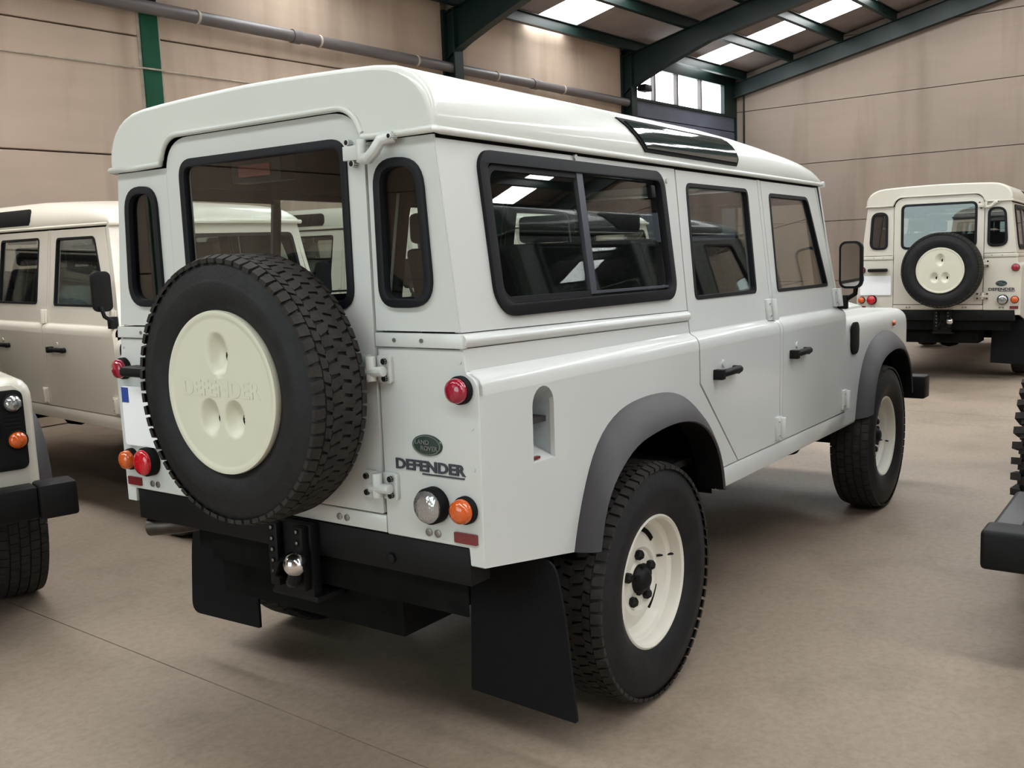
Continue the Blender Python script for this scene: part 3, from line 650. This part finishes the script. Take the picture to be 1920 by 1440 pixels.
q = MB(BLACK); q.tube([(XR-0.03, -0.08, 0.60), (XR-0.075, -0.07, 0.585), (XR-0.075, -0.05, 0.545), (XR-0.03, -0.04, 0.52)], 0.008, 8); q.build('trailer_cable', hb, True)
q = MB(mat('exhaust_steel', (0.07, 0.06, 0.055), 0.4, 0.9, noise=(30, 0.3)), BLACK); q.tube([(XR+0.8, 0.40, 0.60), (XR+0.35, 0.48, 0.59), (XR+0.16, 0.55, 0.575), (XR+0.08, 0.63, 0.568), (XR+0.035, 0.725, 0.560)], [0.03, 0.03, 0.03, 0.032, 0.034], 16, cap=False)
q.tube([(XR+0.040, 0.715, 0.561), (XR+0.08, 0.63, 0.568)], 0.028, 14, 1, cap=True); lab(q.build('exhaust_pipe', P, True), 'dull steel exhaust tail pipe')
for s in (-1, 1):
    q = MB(RUB); q.panel(roundpoly([(s*0.49, 0.145), (s*0.885, 0.135), (s*0.865, 0.44), (s*0.80, 0.60), (s*0.50, 0.60)], [0.006, 0.05 if s > 0 else 0.01, 0.12, 0.01, 0.01]) if s > 0 else roundpoly([(s*0.49, 0.145), (s*0.50, 0.60), (s*0.80, 0.60), (s*0.835, 0.44), (s*0.872, 0.13)], [0.006, 0.01, 0.05, 0.08, 0.01]), [], lambda u, v, t: Vector((-0.545-0.03*(0.6-v)+t, u, v)), 0.010)
    q.build('mud_flap', P, True)
# chassis, tank, axles (underbody seen as dark mass)
q = MB(UNDER)
for s in (-1, 1): q.box(XR+0.05, 3.45, s*0.43-0.04, s*0.43+0.04, 0.52, 0.66)
q.box(-0.75, -0.36, -0.40, 0.42, 0.36, 0.60); q.box(0.6, 1.3, -0.35, 0.35, 0.42, 0.6); q.box(1.4, 3.3, -0.22, 0.22, 0.36, 0.7)
for x in (0, 2.794): q.tube([(x, -0.62, 0.402), (x, 0.62, 0.402)], 0.045, 12); q.lathe([(0.06, -0.13), (0.13, -0.08), (0.15, 0), (0.13, 0.08), (0.06, 0.13)], lambda a, b, h: Vector((x+a, (0.0 if x < 1 else -0.25)+h, 0.402+b)), 14)
q.tube([(2.2, -0.42, 0.48), (2.75, -0.5, 0.40)], 0.03, 8); q.tube([(2.2, 0.42, 0.48), (2.75, 0.5, 0.40)], 0.03, 8)
q.build('chassis', P, True)
q = MB(TRIM); q.box(-0.83, 2.20, -0.70, 0.70, 0.665, 0.69); q.box(-0.80, 0.62, -0.76, -0.44, 0.996, 1.012); q.box(-0.80, 0.62, 0.44, 0.76, 0.996, 1.012); q.box(-0.80, 0.62, -0.45, -0.44, 0.69, 1.0); q.box(-0.80, 0.62, 0.44, 0.45, 0.69, 1.0); q.box(2.17, 2.21, -0.73, 0.73, 0.60, 1.12); q.build('cabin_floor', P, True)
# ---- roof
HS = [(0.690, 1.787), (0.6935, 1.805), (0.693, 1.828), (0.687, 1.858), (0.674, 1.886), (0.655, 1.911), (0.630, 1.932), (0.600, 1.948), (0.562, 1.960), (0.50, 1.968), (0.40, 1.973), (0.25, 1.978), (0.10, 1.981), (0, 1.982)]
def zk(x):
    pts = [(-1, 1), (0.9, 0.985), (1.2, 0.93), (1.5, 0.83), (1.8, 0.70), (1.95, 0.60), (2.05, 0.46), (2.10, 0.30), (2.125, 0.10), (2.13, 0.0)]
    for i in range(1, len(pts)):
        if x <= pts[i][0]:
            a, b_ = pts[i-1], pts[i]; t = (x-a[0])/(b_[0]-a[0]); return a[1]+(b_[1]-a[1])*t
    return 0
def rsec(x, ins=0.0, dn=0.0):
    k = zk(x); h = []
    for y, z in HS:
        zz = 1.787+(z-1.787)*k; yy = y if k > 0.98 else 0.692-(0.692-y)*(0.35+0.65*k) if y > 0.5 else y
        yy -= ins if y > 0 else 0
        h.append((max(yy, 0), zz-(dn if z > 1.86 else dn*max(0, (z-1.79)/0.07))))
    return [(-y, z) for y, z in h]+[(y, z) for y, z in h[-2::-1]]
q = MB(ROOFP, LINER); rows = []
sx = [(-0.868, 0.012, 0.014), (-0.864, 0.005, 0.006), (-0.856, 0.001, 0.001), (-0.845, 0, 0), (0.0, 0, 0), (0.6, 0, 0), (0.9, 0, 0), (1.05, 0, 0), (1.2, 0, 0), (1.35, 0, 0), (1.5, 0, 0), (1.65, 0, 0), (1.8, 0, 0), (1.9, 0, 0), (1.98, 0, 0), (2.04, 0, 0), (2.08, 0, 0), (2.105, 0, 0), (2.12, 0, 0), (2.13, 0, 0)]
for x, i_, d_ in sx: rows.append([Vector((x, y, z)) for y, z in rsec(x, i_, d_)])
q.grid(rows, 0); RF = q.build('roof', P, True, recalc=False, ang=60)
for po in RF.data.polygons: pass
bmr = bmesh.new(); bmr.from_mesh(RF.data); bmesh.ops.recalc_face_normals(bmr, faces=bmr.faces)
if sum(f.normal.z*f.calc_area() for f in bmr.faces) < 0: bmesh.ops.reverse_faces(bmr, faces=bmr.faces)
bmr.to_mesh(RF.data); bmr.free()
q = MB(LINER); q.grid([[Vector((x, y*0.955, z-0.022)) for y, z in rsec(x)] for x in (-0.84, 0.9, 1.2, 1.5, 1.8, 1.98, 2.08)], 0); q.build('headliner', P, True, recalc=False)
RS = [p for p in rsec(-0.868, 0.012, 0.014)]
arc = [(-0.690, 1.787), (-0.445, 1.787)]; 
inner = roundpoly([(-0.70, 1.60), (-0.442, 1.787), (-0.43, 1.875), (0.405, 1.875), (0.418, 1.787), (0.70, 1.60)], 0)
left_in = [(0.424, 1.789)]+[(0.424-0.0, 1.80)]+[(0.334+0.088*cos(a*PI/16), 1.784+0.088*sin(a*PI/16)) for a in range(1, 9)]
right_in = [(-0.360-0.088*sin(a*PI/16), 1.784+0.088*cos(a*PI/16)) for a in range(0, 8)]+[(-0.450, 1.80), (-0.450, 1.789)]
bottom = [(0.678, 1.789)]+left_in+right_in+[(-0.678, 1.789)]
poly = bottom+[p for p in RS if p[1] > 1.79]
q = MB(ROOFP, LINER); q.panel(poly, [], rear(-0.868), 0.012, 0, 1); q.build('roof_rear_panel', RF, True)
q = MB(ROOFP); bead = [(-0.866, y, z) for y, z in [(0.695, 1.787)]+[(0.55, 1.786)]+left_in+right_in+[(-0.55, 1.786), (-0.695, 1.787)]]
q.tube([(2.13, 0.688, 1.784), (1.0, 0.694, 1.784), (-0.84, 0.697, 1.784)]+bead+[(-0.84, -0.697, 1.784), (1.0, -0.694, 1.784), (2.13, -0.688, 1.784)], 0.0100, 8); q.build('rain_gutter', RF, True, ang=70)
q = MB(WHITE); q.tube([(2.125, -0.705, 1.784), (2.135, -0.3, 1.79), (2.135, 0.3, 1.79), (2.125, 0.705, 1.784)], 0.014, 8); q.build('windscreen_gutter', RF, True)
q = MB(UNDER); q.box(-0.845, 2.10, -0.683, -0.665, 1.767, 1.785); q.box(-0.845, 2.10, 0.665, 0.683, 1.767, 1.785); q.box(-0.846, -0.83, -0.683, -0.45, 1.767, 1.80); q.box(-0.846, -0.83, 0.42, 0.683, 1.767, 1.80); q.box(-0.846, -0.83, -0.45, 0.42, 1.80, 1.885); q.build('roof_seal', P, True)
# alpine windows on the roof flanks
def roofside(s, off):
    L = [(y, z) for y, z in HS if z < 1.95]
    def f(u, v, w):
        for i in range(1, len(L)):
            if v <= L[i][1] or i == len(L)-1:
                t = (v-L[i-1][1])/(L[i][1]-L[i-1][1]); y = L[i-1][0]+(L[i][0]-L[i-1][0])*t; break
        return Vector((u, s*(y+off-w), v+ (off-w)*0.3))
    return f
def strip_panel(mb, x0f, x1f, z0, z1, f, t, mi=0, n=8, nx=12):
    rows = []; rows2 = []
    for i in range(n+1):
        z = z0+(z1-z0)*i/n; a, b_ = x0f(z), x1f(z)
        rows.append([f(a+(b_-a)*k/nx, z, 0) for k in range(nx+1)]+[f(a+(b_-a)*k/nx, z, t) for k in range(nx, -1, -1)])
    mb.grid(rows, mi, True, True)
for s in (-1, 1):
    a0 = lambda z: 0.135+(1.915-z)*1.15
    a1 = lambda z: 0.985+0.085*math.sqrt(max(0, 1-((z-1.835)/0.082)**2)) if z > 1.835 else 1.07-0.8*(1.835-z)
    q = MB(RUB); strip_panel(q, a0, a1, 1.808, 1.916, roofside(s, 0.005), 0.01); aw = q.build('alpine_window', RF, True, ang=50)
    q = MB(ALP); strip_panel(q, lambda z: a0(z)+0.022, lambda z: a1(z)-0.018, 1.819, 1.905, roofside(s, 0.009), 0.006); q.build('alpine_pane', aw, True, ang=50)
# ---- spare wheel on the rear door, wheels
def tyre_mesh(name, R_, w, rows, nb, style, rimr=0.222, lug=0.008):
    b = MB(TYRE, TREAD); h = w/2; F = lambda a, c_, hh: Vector((a, hh, c_)); rt_ = R_-lug
    prof = [(rimr, h*0.60), (rimr+0.001, h*0.74), (rimr+0.012, h*0.82), (rimr+0.045, h*0.96), (rimr+0.08, h*1.0), (R_-0.070, h*0.975), (R_-0.066, h*0.955), (R_-0.035, h*0.90), (rt_-0.006, h*0.80), (rt_, h*0.70), (rt_+0.001, 0)]
    prof = prof+[(r, -x) for r, x in prof[-2::-1]]
    rws = [[F(r*cos(2*PI*k/56), r*sin(2*PI*k/56), x) for k in range(56)] for r, x in prof]; b.grid(rws, 0, True)
    b.grid([[F(rimr*cos(2*PI*k/56), rimr*sin(2*PI*k/56), x) for k in range(56)] for x in (-h*0.66, h*0.66)], 0, True)
    for ri, (y0, y1, skew, duty) in enumerate(rows):
        for k in range(nb):
            a0 = 2*PI*(k+(ri % 2)*0.5)/nb; da = 2*PI/nb*duty
            y0_, y1_ = y0*h, y1*h
            def pt(y, a, up_):
                edge = abs(y)/h; rr = (R_-lug*0.9 if up_ else rt_-0.004)-(max(0, edge-0.62)**2)*0.11
                aa = a0+a*da+skew*(y-(y0_+y1_)/2)/h*2*PI/nb
                return F(rr*cos(aa), rr*sin(aa), y) if not up_ else F((rr+lug*0.9)*cos(aa), (rr+lug*0.9)*sin(aa), y)
            j = 0.12*random.uniform(-1, 1) if style != 'rib' else 0
            top = [pt(y0_, -0.5+j, 1), pt(y1_, -0.5-j, 1), pt(y1_, 0.1, 1), pt(y1_, 0.5, 1), pt(y0_, 0.5+j*0.5, 1), pt(y0_, 0.0, 1)]
            if style != 'rib' and abs(ri-len(rows)//2) < 2: top[2] = pt(y1_+(0.018 if y1_ < h*0.6 else 0)*0.5, 0.1, 1); top[5] = pt(y0_-0.006, 0.0, 1)
            c0 = Vector((0, (y0_+y1_)/2, 0)); bot = []
            for p_ in top: rad = math.hypot(p_.x, p_.z); kk = (rad-lug-0.004)/rad; bot.append(Vector((p_.x*kk, p_.y, p_.z*kk)))
            b.add(top+bot, [(0, 1, 2, 3, 4, 5)]+[(i, (i+1) % 6, 6+(i+1) % 6, 6+i) for i in range(6)], 1)
    if style == 'mud':
        for sd in (-1, 1):
            for k in range(nb):
                a0 = 2*PI*(k+0.25)/nb; da = 2*PI/nb*0.45; vs = []
                for r, x in ((R_-0.075, h*0.99), (R_-0.075, h*1.06), (R_-0.01, h*1.16), (R_+0.0, h*0.86)):
                    vs += [F(r*cos(a0-da/2), r*sin(a0-da/2), sd*x), F(r*cos(a0+da/2), r*sin(a0+da/2), sd*x)]
                b.add(vs, [(0, 1, 3, 2), (2, 3, 5, 4), (4, 5, 7, 6), (0, 2, 4, 6), (1, 7, 5, 3), (6, 7, 1, 0)], 1)
    else:
        b.grid([[F(r*cos(2*PI*k/56), r*sin(2*PI*k/56), x) for k in range(56)] for r, x in ((rimr+0.076, h*0.998), (rimr+0.079, h*1.012), (rimr+0.083, h*1.012), (rimr+0.086, h*0.99))], 0, True)
    o = b.build(name, None, ang=30); me = o.data; bpy.data.objects.remove(o); return me
ATR = [(-0.93, -0.66, 0.25, 0.74), (-0.62, -0.40, -0.7, 0.76), (-0.36, -0.04, 0.6, 0.76), (0.0, 0.32, -0.6, 0.76), (0.36, 0.62, 0.7, 0.76), (0.66, 0.93, -0.25, 0.74)]
TY = tyre_mesh('tyre', 0.398, 0.222, ATR, 64, 'at')
TYS = tyre_mesh('tyre', 0.380, 0.205, ATR, 64, 'at')
TYF = tyre_mesh('tyre', 0.398, 0.220, [(-0.90, -0.60, 0, 0.9), (-0.54, -0.22, 0.3, 0.93), (-0.16, 0.16, 0.3, 0.93), (0.22, 0.54, 0.3, 0.93), (0.60, 0.90, 0, 0.9)], 56, 'rib', lug=0.006)
TYM = tyre_mesh('tyre', 0.455, 0.28, [(-0.97, -0.52, 0.1, 0.50), (-0.45, -0.05, 0.5, 0.6), (0.05, 0.45, -0.5, 0.6), (0.52, 0.97, -0.1, 0.50)], 42, 'mud', rimr=0.20, lug=0.018)
def rim_meshes():
    F = lambda a, c_, h: Vector((a, -h, c_))       # outer face towards -y
    b = MB(RIMM); prof = [(0.2235, 0.074), (0.2235, 0.084), (0.217, 0.087), (0.209, 0.081), (0.205, 0.070), (0.203, 0.045), (0.186, 0.036), (0.182, 0.030), (0.178, 0.012), (0.170, 0.002), (0.155, 0.004), (0.135, 0.022), (0.122, 0.030), (0.108, 0.030), (0.098, 0.022), (0.085, 0.020), (0.060, 0.020), (0.052, 0.026), (0.001, 0.026)]
    b.grid([[F(r*cos(2*PI*k/56), r*sin(2*PI*k/56), h) for k in range(56)] for r, h in prof], 0, True)
    prof2 = [(0.2235, 0.074), (0.205, -0.02), (0.19, -0.03), (0.205, -0.08), (0.2235, -0.088)]
    b.grid([[F(r*cos(2*PI*k/56), r*sin(2*PI*k/56), h) for k in range(56)] for r, h in prof2], 0, True)
    o = b.build('rim', None, ang=28); rim = o.data; bpy.data.objects.remove(o)
    b = MB(UNDER); rws = []
    for k in range(9):
        a = 0.52*(k/8-0.5); r0_, r1_ = 0.158, 0.1735; rws.append([F(r0_*cos(a), r0_*sin(a), 0.0075), F(r1_*cos(a), r1_*sin(a), 0.0095), F(r1_*cos(a), r1_*sin(a), 0.004), F(r0_*cos(a), r0_*sin(a), 0.0)])
    b.grid(rws, 0, True, True)
    o = b.build('rim_slot', None); sl = o.data; bpy.data.objects.remove(o)
    b = MB(BLACK); b.lathe([(0.050, 0.022), (0.050, 0.034), (0.044, 0.042), (0.034, 0.054), (0.028, 0.060), (0.018, 0.063), (0.001, 0.063)], F, 24)
    for k in range(5):
        a = 2*PI*k/5+PI/10; b.box(-0.014, 0.014, 0, 1, -0.011, 0.011, f=lambda x, y, z: F(0.042*cos(a)+x, 0.042*sin(a)+z, 0.034+0.014*y))
    o = b.build('hub', None, bevel=0.003); hub = o.data; bpy.data.objects.remove(o)
    b = MB(BLACK)
    b.lathe([(0.0175, 0.018), (0.0175, 0.036), (0.012, 0.043), (0.001, 0.043)], lambda a, c_, h: Vector((a, -h, c_)), 6)
    o = b.build('wheel_nut', None); nut = o.data; bpy.data.objects.remove(o)
    b = MB(BLACK); b.tube([F(0.168, 0.03, 0.006), F(0.205, 0.035, 0.055)], 0.0045, 8); o = b.build('valve', None); va = o.data; bpy.data.objects.remove(o)
    return rim, sl, hub, nut, va
RIM, SLOT, HUB, NUT, VALVE = rim_meshes()
def mk(name, me, parent, loc=(0, 0, 0), rot=None):
    o = bpy.data.objects.new(name, me); C.objects.link(o); o.parent = parent; o.location = loc
    if rot: o.rotation_euler = rot
    return o
def wheel(parent, x, y, s, ty, z=0.400, roll=0.0):
    w_ = mk('wheel', RIM, parent, (x, y, z), (0, roll, 0 if s < 0 else PI)); mk('tyre', ty, w_); mk('hub', HUB, w_)
    for k in range(4): mk('rim_slot', SLOT, w_, (0, 0, 0), (0, -(k*PI/2+0.9), 0))
    for k in range(5): a = 2*PI*k/5+PI/2; mk('wheel_nut', NUT, w_, (0.082*cos(a), 0, 0.082*sin(a)))
    mk('valve', VALVE, w_); return w_
for s in (-1, 1):
    wheel(P, 0, s*0.752, s, TY, roll=0.0); wheel(P, 2.794, s*0.752, s, TYF, roll=0.5)
# spare
SPC = Vector((-1.000, -0.083, 1.116))
q = MB(COVER); FS = lambda a, c_, h: Vector((-h, a, c_))
prof = [(0.205, 0.03), (0.2265, 0.080), (0.2290, 0.092), (0.2270, 0.099), (0.221, 0.1005), (0.212, 0.0985), (0.208, 0.0965)]
nr, na = 20, 96
recs = [(0.0, 0.105, 0.040, 0.062), (0.052, -0.070, 0.040, 0.052), (-0.052, -0.070, 0.040, 0.052)]
def cov(y, z):
    h = 0.0965
    for (cy, cz, ra, rb) in recs:
        d = math.sqrt(((y-cy)/ra)**2+((z-cz)/rb)**2)
        if d < 1: h -= 0.030*(1-d*d)**0.8*(1.0)
    return h
rws = [[FS(r*cos(2*PI*k/na), r*sin(2*PI*k/na), h) for k in range(na)] for r, h in prof]
for i in range(1, 41): r = 0.208*(1-i/40)+0.0008; rws.append([FS(r*cos(2*PI*k/na), r*sin(2*PI*k/na), cov(r*cos(2*PI*k/na), r*sin(2*PI*k/na))) for k in range(na)])
q.grid(rws, 0, True); sp = q.build('spare_wheel', P, ang=60); sp.location = sag(SPC); lab(sp, 'spare wheel with an ivory dished cover')
mk('spare_tyre', TYS, sp, (0, 0, 0), (0, 0.3, -PI/2))
for (cy, cz, ra, rb) in recs:
    q = MB(UNDER); yy, zz = cy-0.022 if cy >= 0 else cy-0.020, cz-0.004
    q.lathe([(0.013, 0.0), (0.013, 0.004), (0.008, 0.005)], lambda a, b_, h: Vector((-cov(yy, zz)-h+0.003, yy+a, zz+b_*1.3)), 12); q.build('cover_bolt', sp)
tp = text_part('embossed_lettering', 'DEFENDER', COVER, 0.066, 1.02, lambda u, v, w: Vector((-0.0962-w, -u, v+0.010)), sp, 0.0016, 0.0012, bodyt=False)
q = MB(STEEL, BLACK); q.lathe([(0.09, 0.06), (0.09, 0.12), (0.03, 0.125)], lambda a, b_, h: Vector((SPC.x+h+0.005, SPC.y+a, SPC.z+b_)), 20); q.build('spare_carrier', P, True)
# ---- front end
q = MB(WHITE, UNDER); rows = []
for x in (2.24, 2.5, 3.0, 3.3, 3.42, 3.455, 3.465):
    dz = 0 if x < 3.4 else (x-3.4)**2*6; rows.append([Vector((x, y, z-0.006*(x-2.2)-dz)) for y, z in ((-0.525, 1.10), (-0.52, 1.126), (-0.44, 1.150), (-0.40, 1.157), (-0.30, 1.160), (0, 1.165), (0.30, 1.160), (0.40, 1.157), (0.44, 1.150), (0.52, 1.126), (0.525, 1.10))])
q.grid(rows, 0, True, True); q.build('bonnet', P, True)
q = MB(WHITE); q.box(2.205, 2.25, -0.72, 0.72, 1.09, 1.20); q.build('scuttle_panel', P, True, bevel=0.006)
wsf = lambda u, v, t: Vector((2.222-(v-1.17)*0.20-t, u, v))
ws = roundpoly([(-0.665, 1.245), (0.665, 1.245), (0.630, 1.715), (-0.630, 1.715)], 0.04)
q = MB(WHITE, TRIM); q.panel([(-0.745, 1.176), (0.745, 1.176), (0.69, 1.775), (-0.69, 1.775)], [inset(ws, 0.004)], wsf, 0.025, 0, 1); wf = q.build('windscreen_frame', P, True)
q = MB(SEAL); q.panel(ws, [inset(ws, 0.022)], lambda u, v, t: wsf(u, v, t-0.004), 0.02); q.build('windscreen_seal', wf, True)
q = MB(GLASS); q.panel(inset(ws, 0.018), [], lambda u, v, t: wsf(u, v, t+0.006), 0.004); q.build('windscreen_pane', wf, True)
FX = lambda x: (lambda u, v, t: Vector((x-t, u, v)))
for s in (-1, 1):
    pl = [(0.46, 0.62), (0.742, 0.62), (0.742, 1.05), (0.71, 1.078), (0.46, 1.078)]; pl = [(s*a, b_) for a, b_ in pl]
    q = MB(WHITE); q.panel(pl if s > 0 else pl[::-1], [], FX(3.491), 0.02); fpn = q.build('front_wing_panel', P, True, bevel=0.004)
    pl = [(s*a, b_) for a, b_ in roundpoly([(0.43, 0.735), (0.742, 0.735), (0.742, 1.058), (0.43, 1.058)], 0.035)]
    q = MB(BLACK); q.panel(pl if s > 0 else pl[::-1], [], FX(3.505), 0.014); hp = q.build('headlamp_surround', P, True, bevel=0.004)
    def fl_(nm, y, z, r, m, d):
        q = MB(RUB); F = lambda a, b_, h: Vector((3.505+h, s*y+a, z+b_)); q.lathe([(r*1.12, 0), (r*1.12, 0.008), (r, 0.012), (r*0.97, 0.010)], F, 24); o = q.build(nm, P, True)
        q = MB(m); q.lathe([(r*0.96, 0.004), (r*0.93, d*0.5), (r*0.6, d*0.9), (r*0.1, d)], F, 24); q.build('lamp_lens', o, True, ang=50)
    fl_('headlamp', 0.555, 0.905, 0.088, CLEAR, 0.035); fl_('sidelight', 0.702, 1.005, 0.034, CLEAR, 0.03); fl_('front_indicator', 0.706, 0.856, 0.036, AMB, 0.032)
    q = MB(BLACK)
    for k in range(4): q.box(3.504, 3.509, min(s*0.665, s*0.725), max(s*0.665, s*0.725), 0.905+0.016*k, 0.912+0.016*k)
    q.build('vent_louvre', hp, True)
q = MB(BLACK); q.box(3.42, 3.44, -0.43, 0.43, 0.68, 1.07)
for k in range(9): q.box(3.44, 3.475, -0.42, 0.42, 0.715+0.036*k, 0.725+0.036*k)
q.box(3.44, 3.478, -0.43, -0.41, 0.69, 1.06); q.box(3.44, 3.478, 0.41, 0.43, 0.69, 1.06); q.build('grille', P, True)
q = MB(WHITE); q.box(3.43, 3.485, -0.46, 0.46, 0.60, 0.675); q.build('front_apron', P, True, bevel=0.004)
q = MB(BLACK); q.box(3.50, 3.61, -0.74, 0.74, 0.545, 0.675); q.box(3.495, 3.625, -0.885, -0.74, 0.54, 0.68); q.box(3.495, 3.625, 0.74, 0.885, 0.54, 0.68)
q.box(3.40, 3.5, -0.46, -0.40, 0.56, 0.66); q.box(3.40, 3.5, 0.40, 0.46, 0.56, 0.66); q.build('front_bumper', P, True, bevel=0.012)
# ---- mirrors
for s in (-1, 1):
    q = MB(BLACK); mx, my = 2.19, 0.822
    q.panel([(s*a+0, b_) for a, b_ in rrect(my-0.058, my+0.055, 1.268, 1.503, 0.035)][::(1 if s > 0 else -1)], [], lambda u, v, t: Vector((mx-0.012+t, u, v+0.0)), 0.03)
    mr = q.build('door_mirror', P, True, bevel=0.008)
    q = MB(MIRR); q.panel([(s*a, b_) for a, b_ in rrect(my-0.047, my+0.044, 1.280, 1.491, 0.027)][::(1 if s > 0 else -1)], [], lambda u, v, t: Vector((mx-0.0145+t-(u-s*my)*0.12*s*0-0.0, u, v)), 0.002); q.build('mirror_glass', mr, True)
    q = MB(BLACK); q.tube([(mx+0.02, s*(my+0.02), 1.30), (mx+0.035, s*(my+0.01), 1.24), (mx+0.03, s*(my-0.03), 1.215), (2.205, s*0.765, 1.205)], 0.013, 8); q.box(2.185, 2.225, min(s*0.752, s*0.80), max(s*0.752, s*0.80), 1.165, 1.235); q.build('mirror_arm', mr, True, bevel=0.004)
# ---- interior
def seat(x, y, w, nm, rest=True):
    q = MB(SEAT); q.box(x-0.02, x+0.48, y-w/2, y+w/2, 0.88, 1.02); q.add([(x-0.02, y-w/2, 0.98), (x+0.10, y-w/2, 0.98), (x+0.10, y+w/2, 0.98), (x-0.02, y+w/2, 0.98), (x-0.16, y-w/2+0.02, 1.52), (x-0.07, y-w/2+0.02, 1.52), (x-0.07, y+w/2-0.02, 1.52), (x-0.16, y+w/2-0.02, 1.52)], [(0, 3, 2, 1), (4, 5, 6, 7), (0, 1, 5, 4), (1, 2, 6, 5), (2, 3, 7, 6), (3, 0, 4, 7)])
    o = q.build(nm, P, True, bevel=0.03, seg=3)
    if rest:
        for yy in ([y] if w < 0.7 else [y-w/3, y+w/3]): q = MB(SEAT); q.box(x-0.19, x-0.11, yy-0.13, yy+0.13, 1.54, 1.67); q.build('head_rest', o, True, bevel=0.025, seg=3)
seat(1.42, -0.40, 0.50, 'front_seat'); seat(1.42, 0.40, 0.50, 'front_seat'); seat(0.62, 0.0, 1.25, 'rear_bench')
q = MB(TRIM); q.box(1.95, 2.19, -0.70, 0.70, 1.02, 1.22); q.build('dashboard', P, True, bevel=0.02)
q = MB(BLACK); q.tube([(1.86+0.07*sin(a), 0.38+0.19*cos(a), 1.22+0.17*sin(a)) for a in [2*PI*k/24 for k in range(25)]], 0.013, 8, cap=False); q.tube([(1.86, 0.38, 1.22), (2.0, 0.38, 1.14)], 0.02, 8); q.box(1.85, 1.87, 0.20, 0.56, 1.205, 1.235); q.build('steering_wheel', P, True)
for yy in (0.62, -0.62):
    q = MB(SEAT); q.box(-0.72, 0.35, min(yy, yy*0.66), max(yy, yy*0.66), 1.01, 1.112); q.build('side_bench', P, True, bevel=0.02)

# ================================================================== THE OTHER CARS
def repaint(out, old, new):
    for lst in out.values():
        for o in lst:
            if o.type != 'MESH': continue
            for sl in o.material_slots:
                if sl.material in old: sl.link = 'OBJECT'; sl.material = new
cars = 'parked off-road estates'
r1, o1 = dup(car, (8.848, 0.066, 0.012), 0.0317, 'cream off-road estate by the far end wall, its rear facing the camera'); repaint(o1, (WHITE, ROOFP), CREAM)
for o in o1['number_plate']: o.location.z = 0.0
r2, o2 = dup(car, (1.519, 5.107, 0), -1.6604, 'white off-road estate parked side-on against the left wall, behind the big spare wheel'); repaint(o2, (WHITE, ROOFP), WARM)
r3, o3 = dup(car, (-0.487, 5.151, 0), -1.8583, 'cream off-road estate at the left edge, only its front wing, lamps and bumper in view'); repaint(o3, (WHITE, ROOFP), CREAM)
r4, o4 = dup(car, (4.15, 5.15, 0), -1.62, 'pale off-road estate seen through the rear window of the nearest car'); repaint(o4, (WHITE, ROOFP), CREAM)
r5, o5 = dup(car, (6.75, 5.15, 0), -1.60, 'pale off-road estate glimpsed through the side windows of the nearest car, third in the row'); repaint(o5, (WHITE, ROOFP), CREAM)
r6, o6 = dup(car, (2.17, -2.66, 0.08), 0.0, 'dark off-road vehicle cut off at the right edge, with wide black bumper and knobbly tyres', skip=('wheel', 'front_bumper', 'mud_flap', 'tyre', 'spare_wheel', 'spare_carrier', 'tow_bracket', 'exhaust_pipe')); repaint(o6, (WHITE, ROOFP), GREENP)
for s in (-1, 1):
    for x in (0.0, 2.794): wheel(r6, x, s*0.865, s, TYM, z=0.457-0.08)
q = MB(BLACK, FLARE)
q.box(-1.40, -1.26, -0.975, 0.975, 0.27, 0.41)
for s in (-1, 1): q.box(-1.28, -0.75, *sorted((s*0.85, s*0.960)), 0.375, 0.408, 1)
q.box(-1.30, -0.70, -0.86, 0.86, 0.30, 0.385); q.box(-0.75, -0.60, -0.60, 0.60, 0.38, 0.62)
q.build('rear_bumper', r6, bevel=0.03, seg=3)
q = MB(BLACK); q.box(3.5, 3.62, -0.95, 0.95, 0.45, 0.60); q.build('front_bumper', r6, bevel=0.03, seg=3)
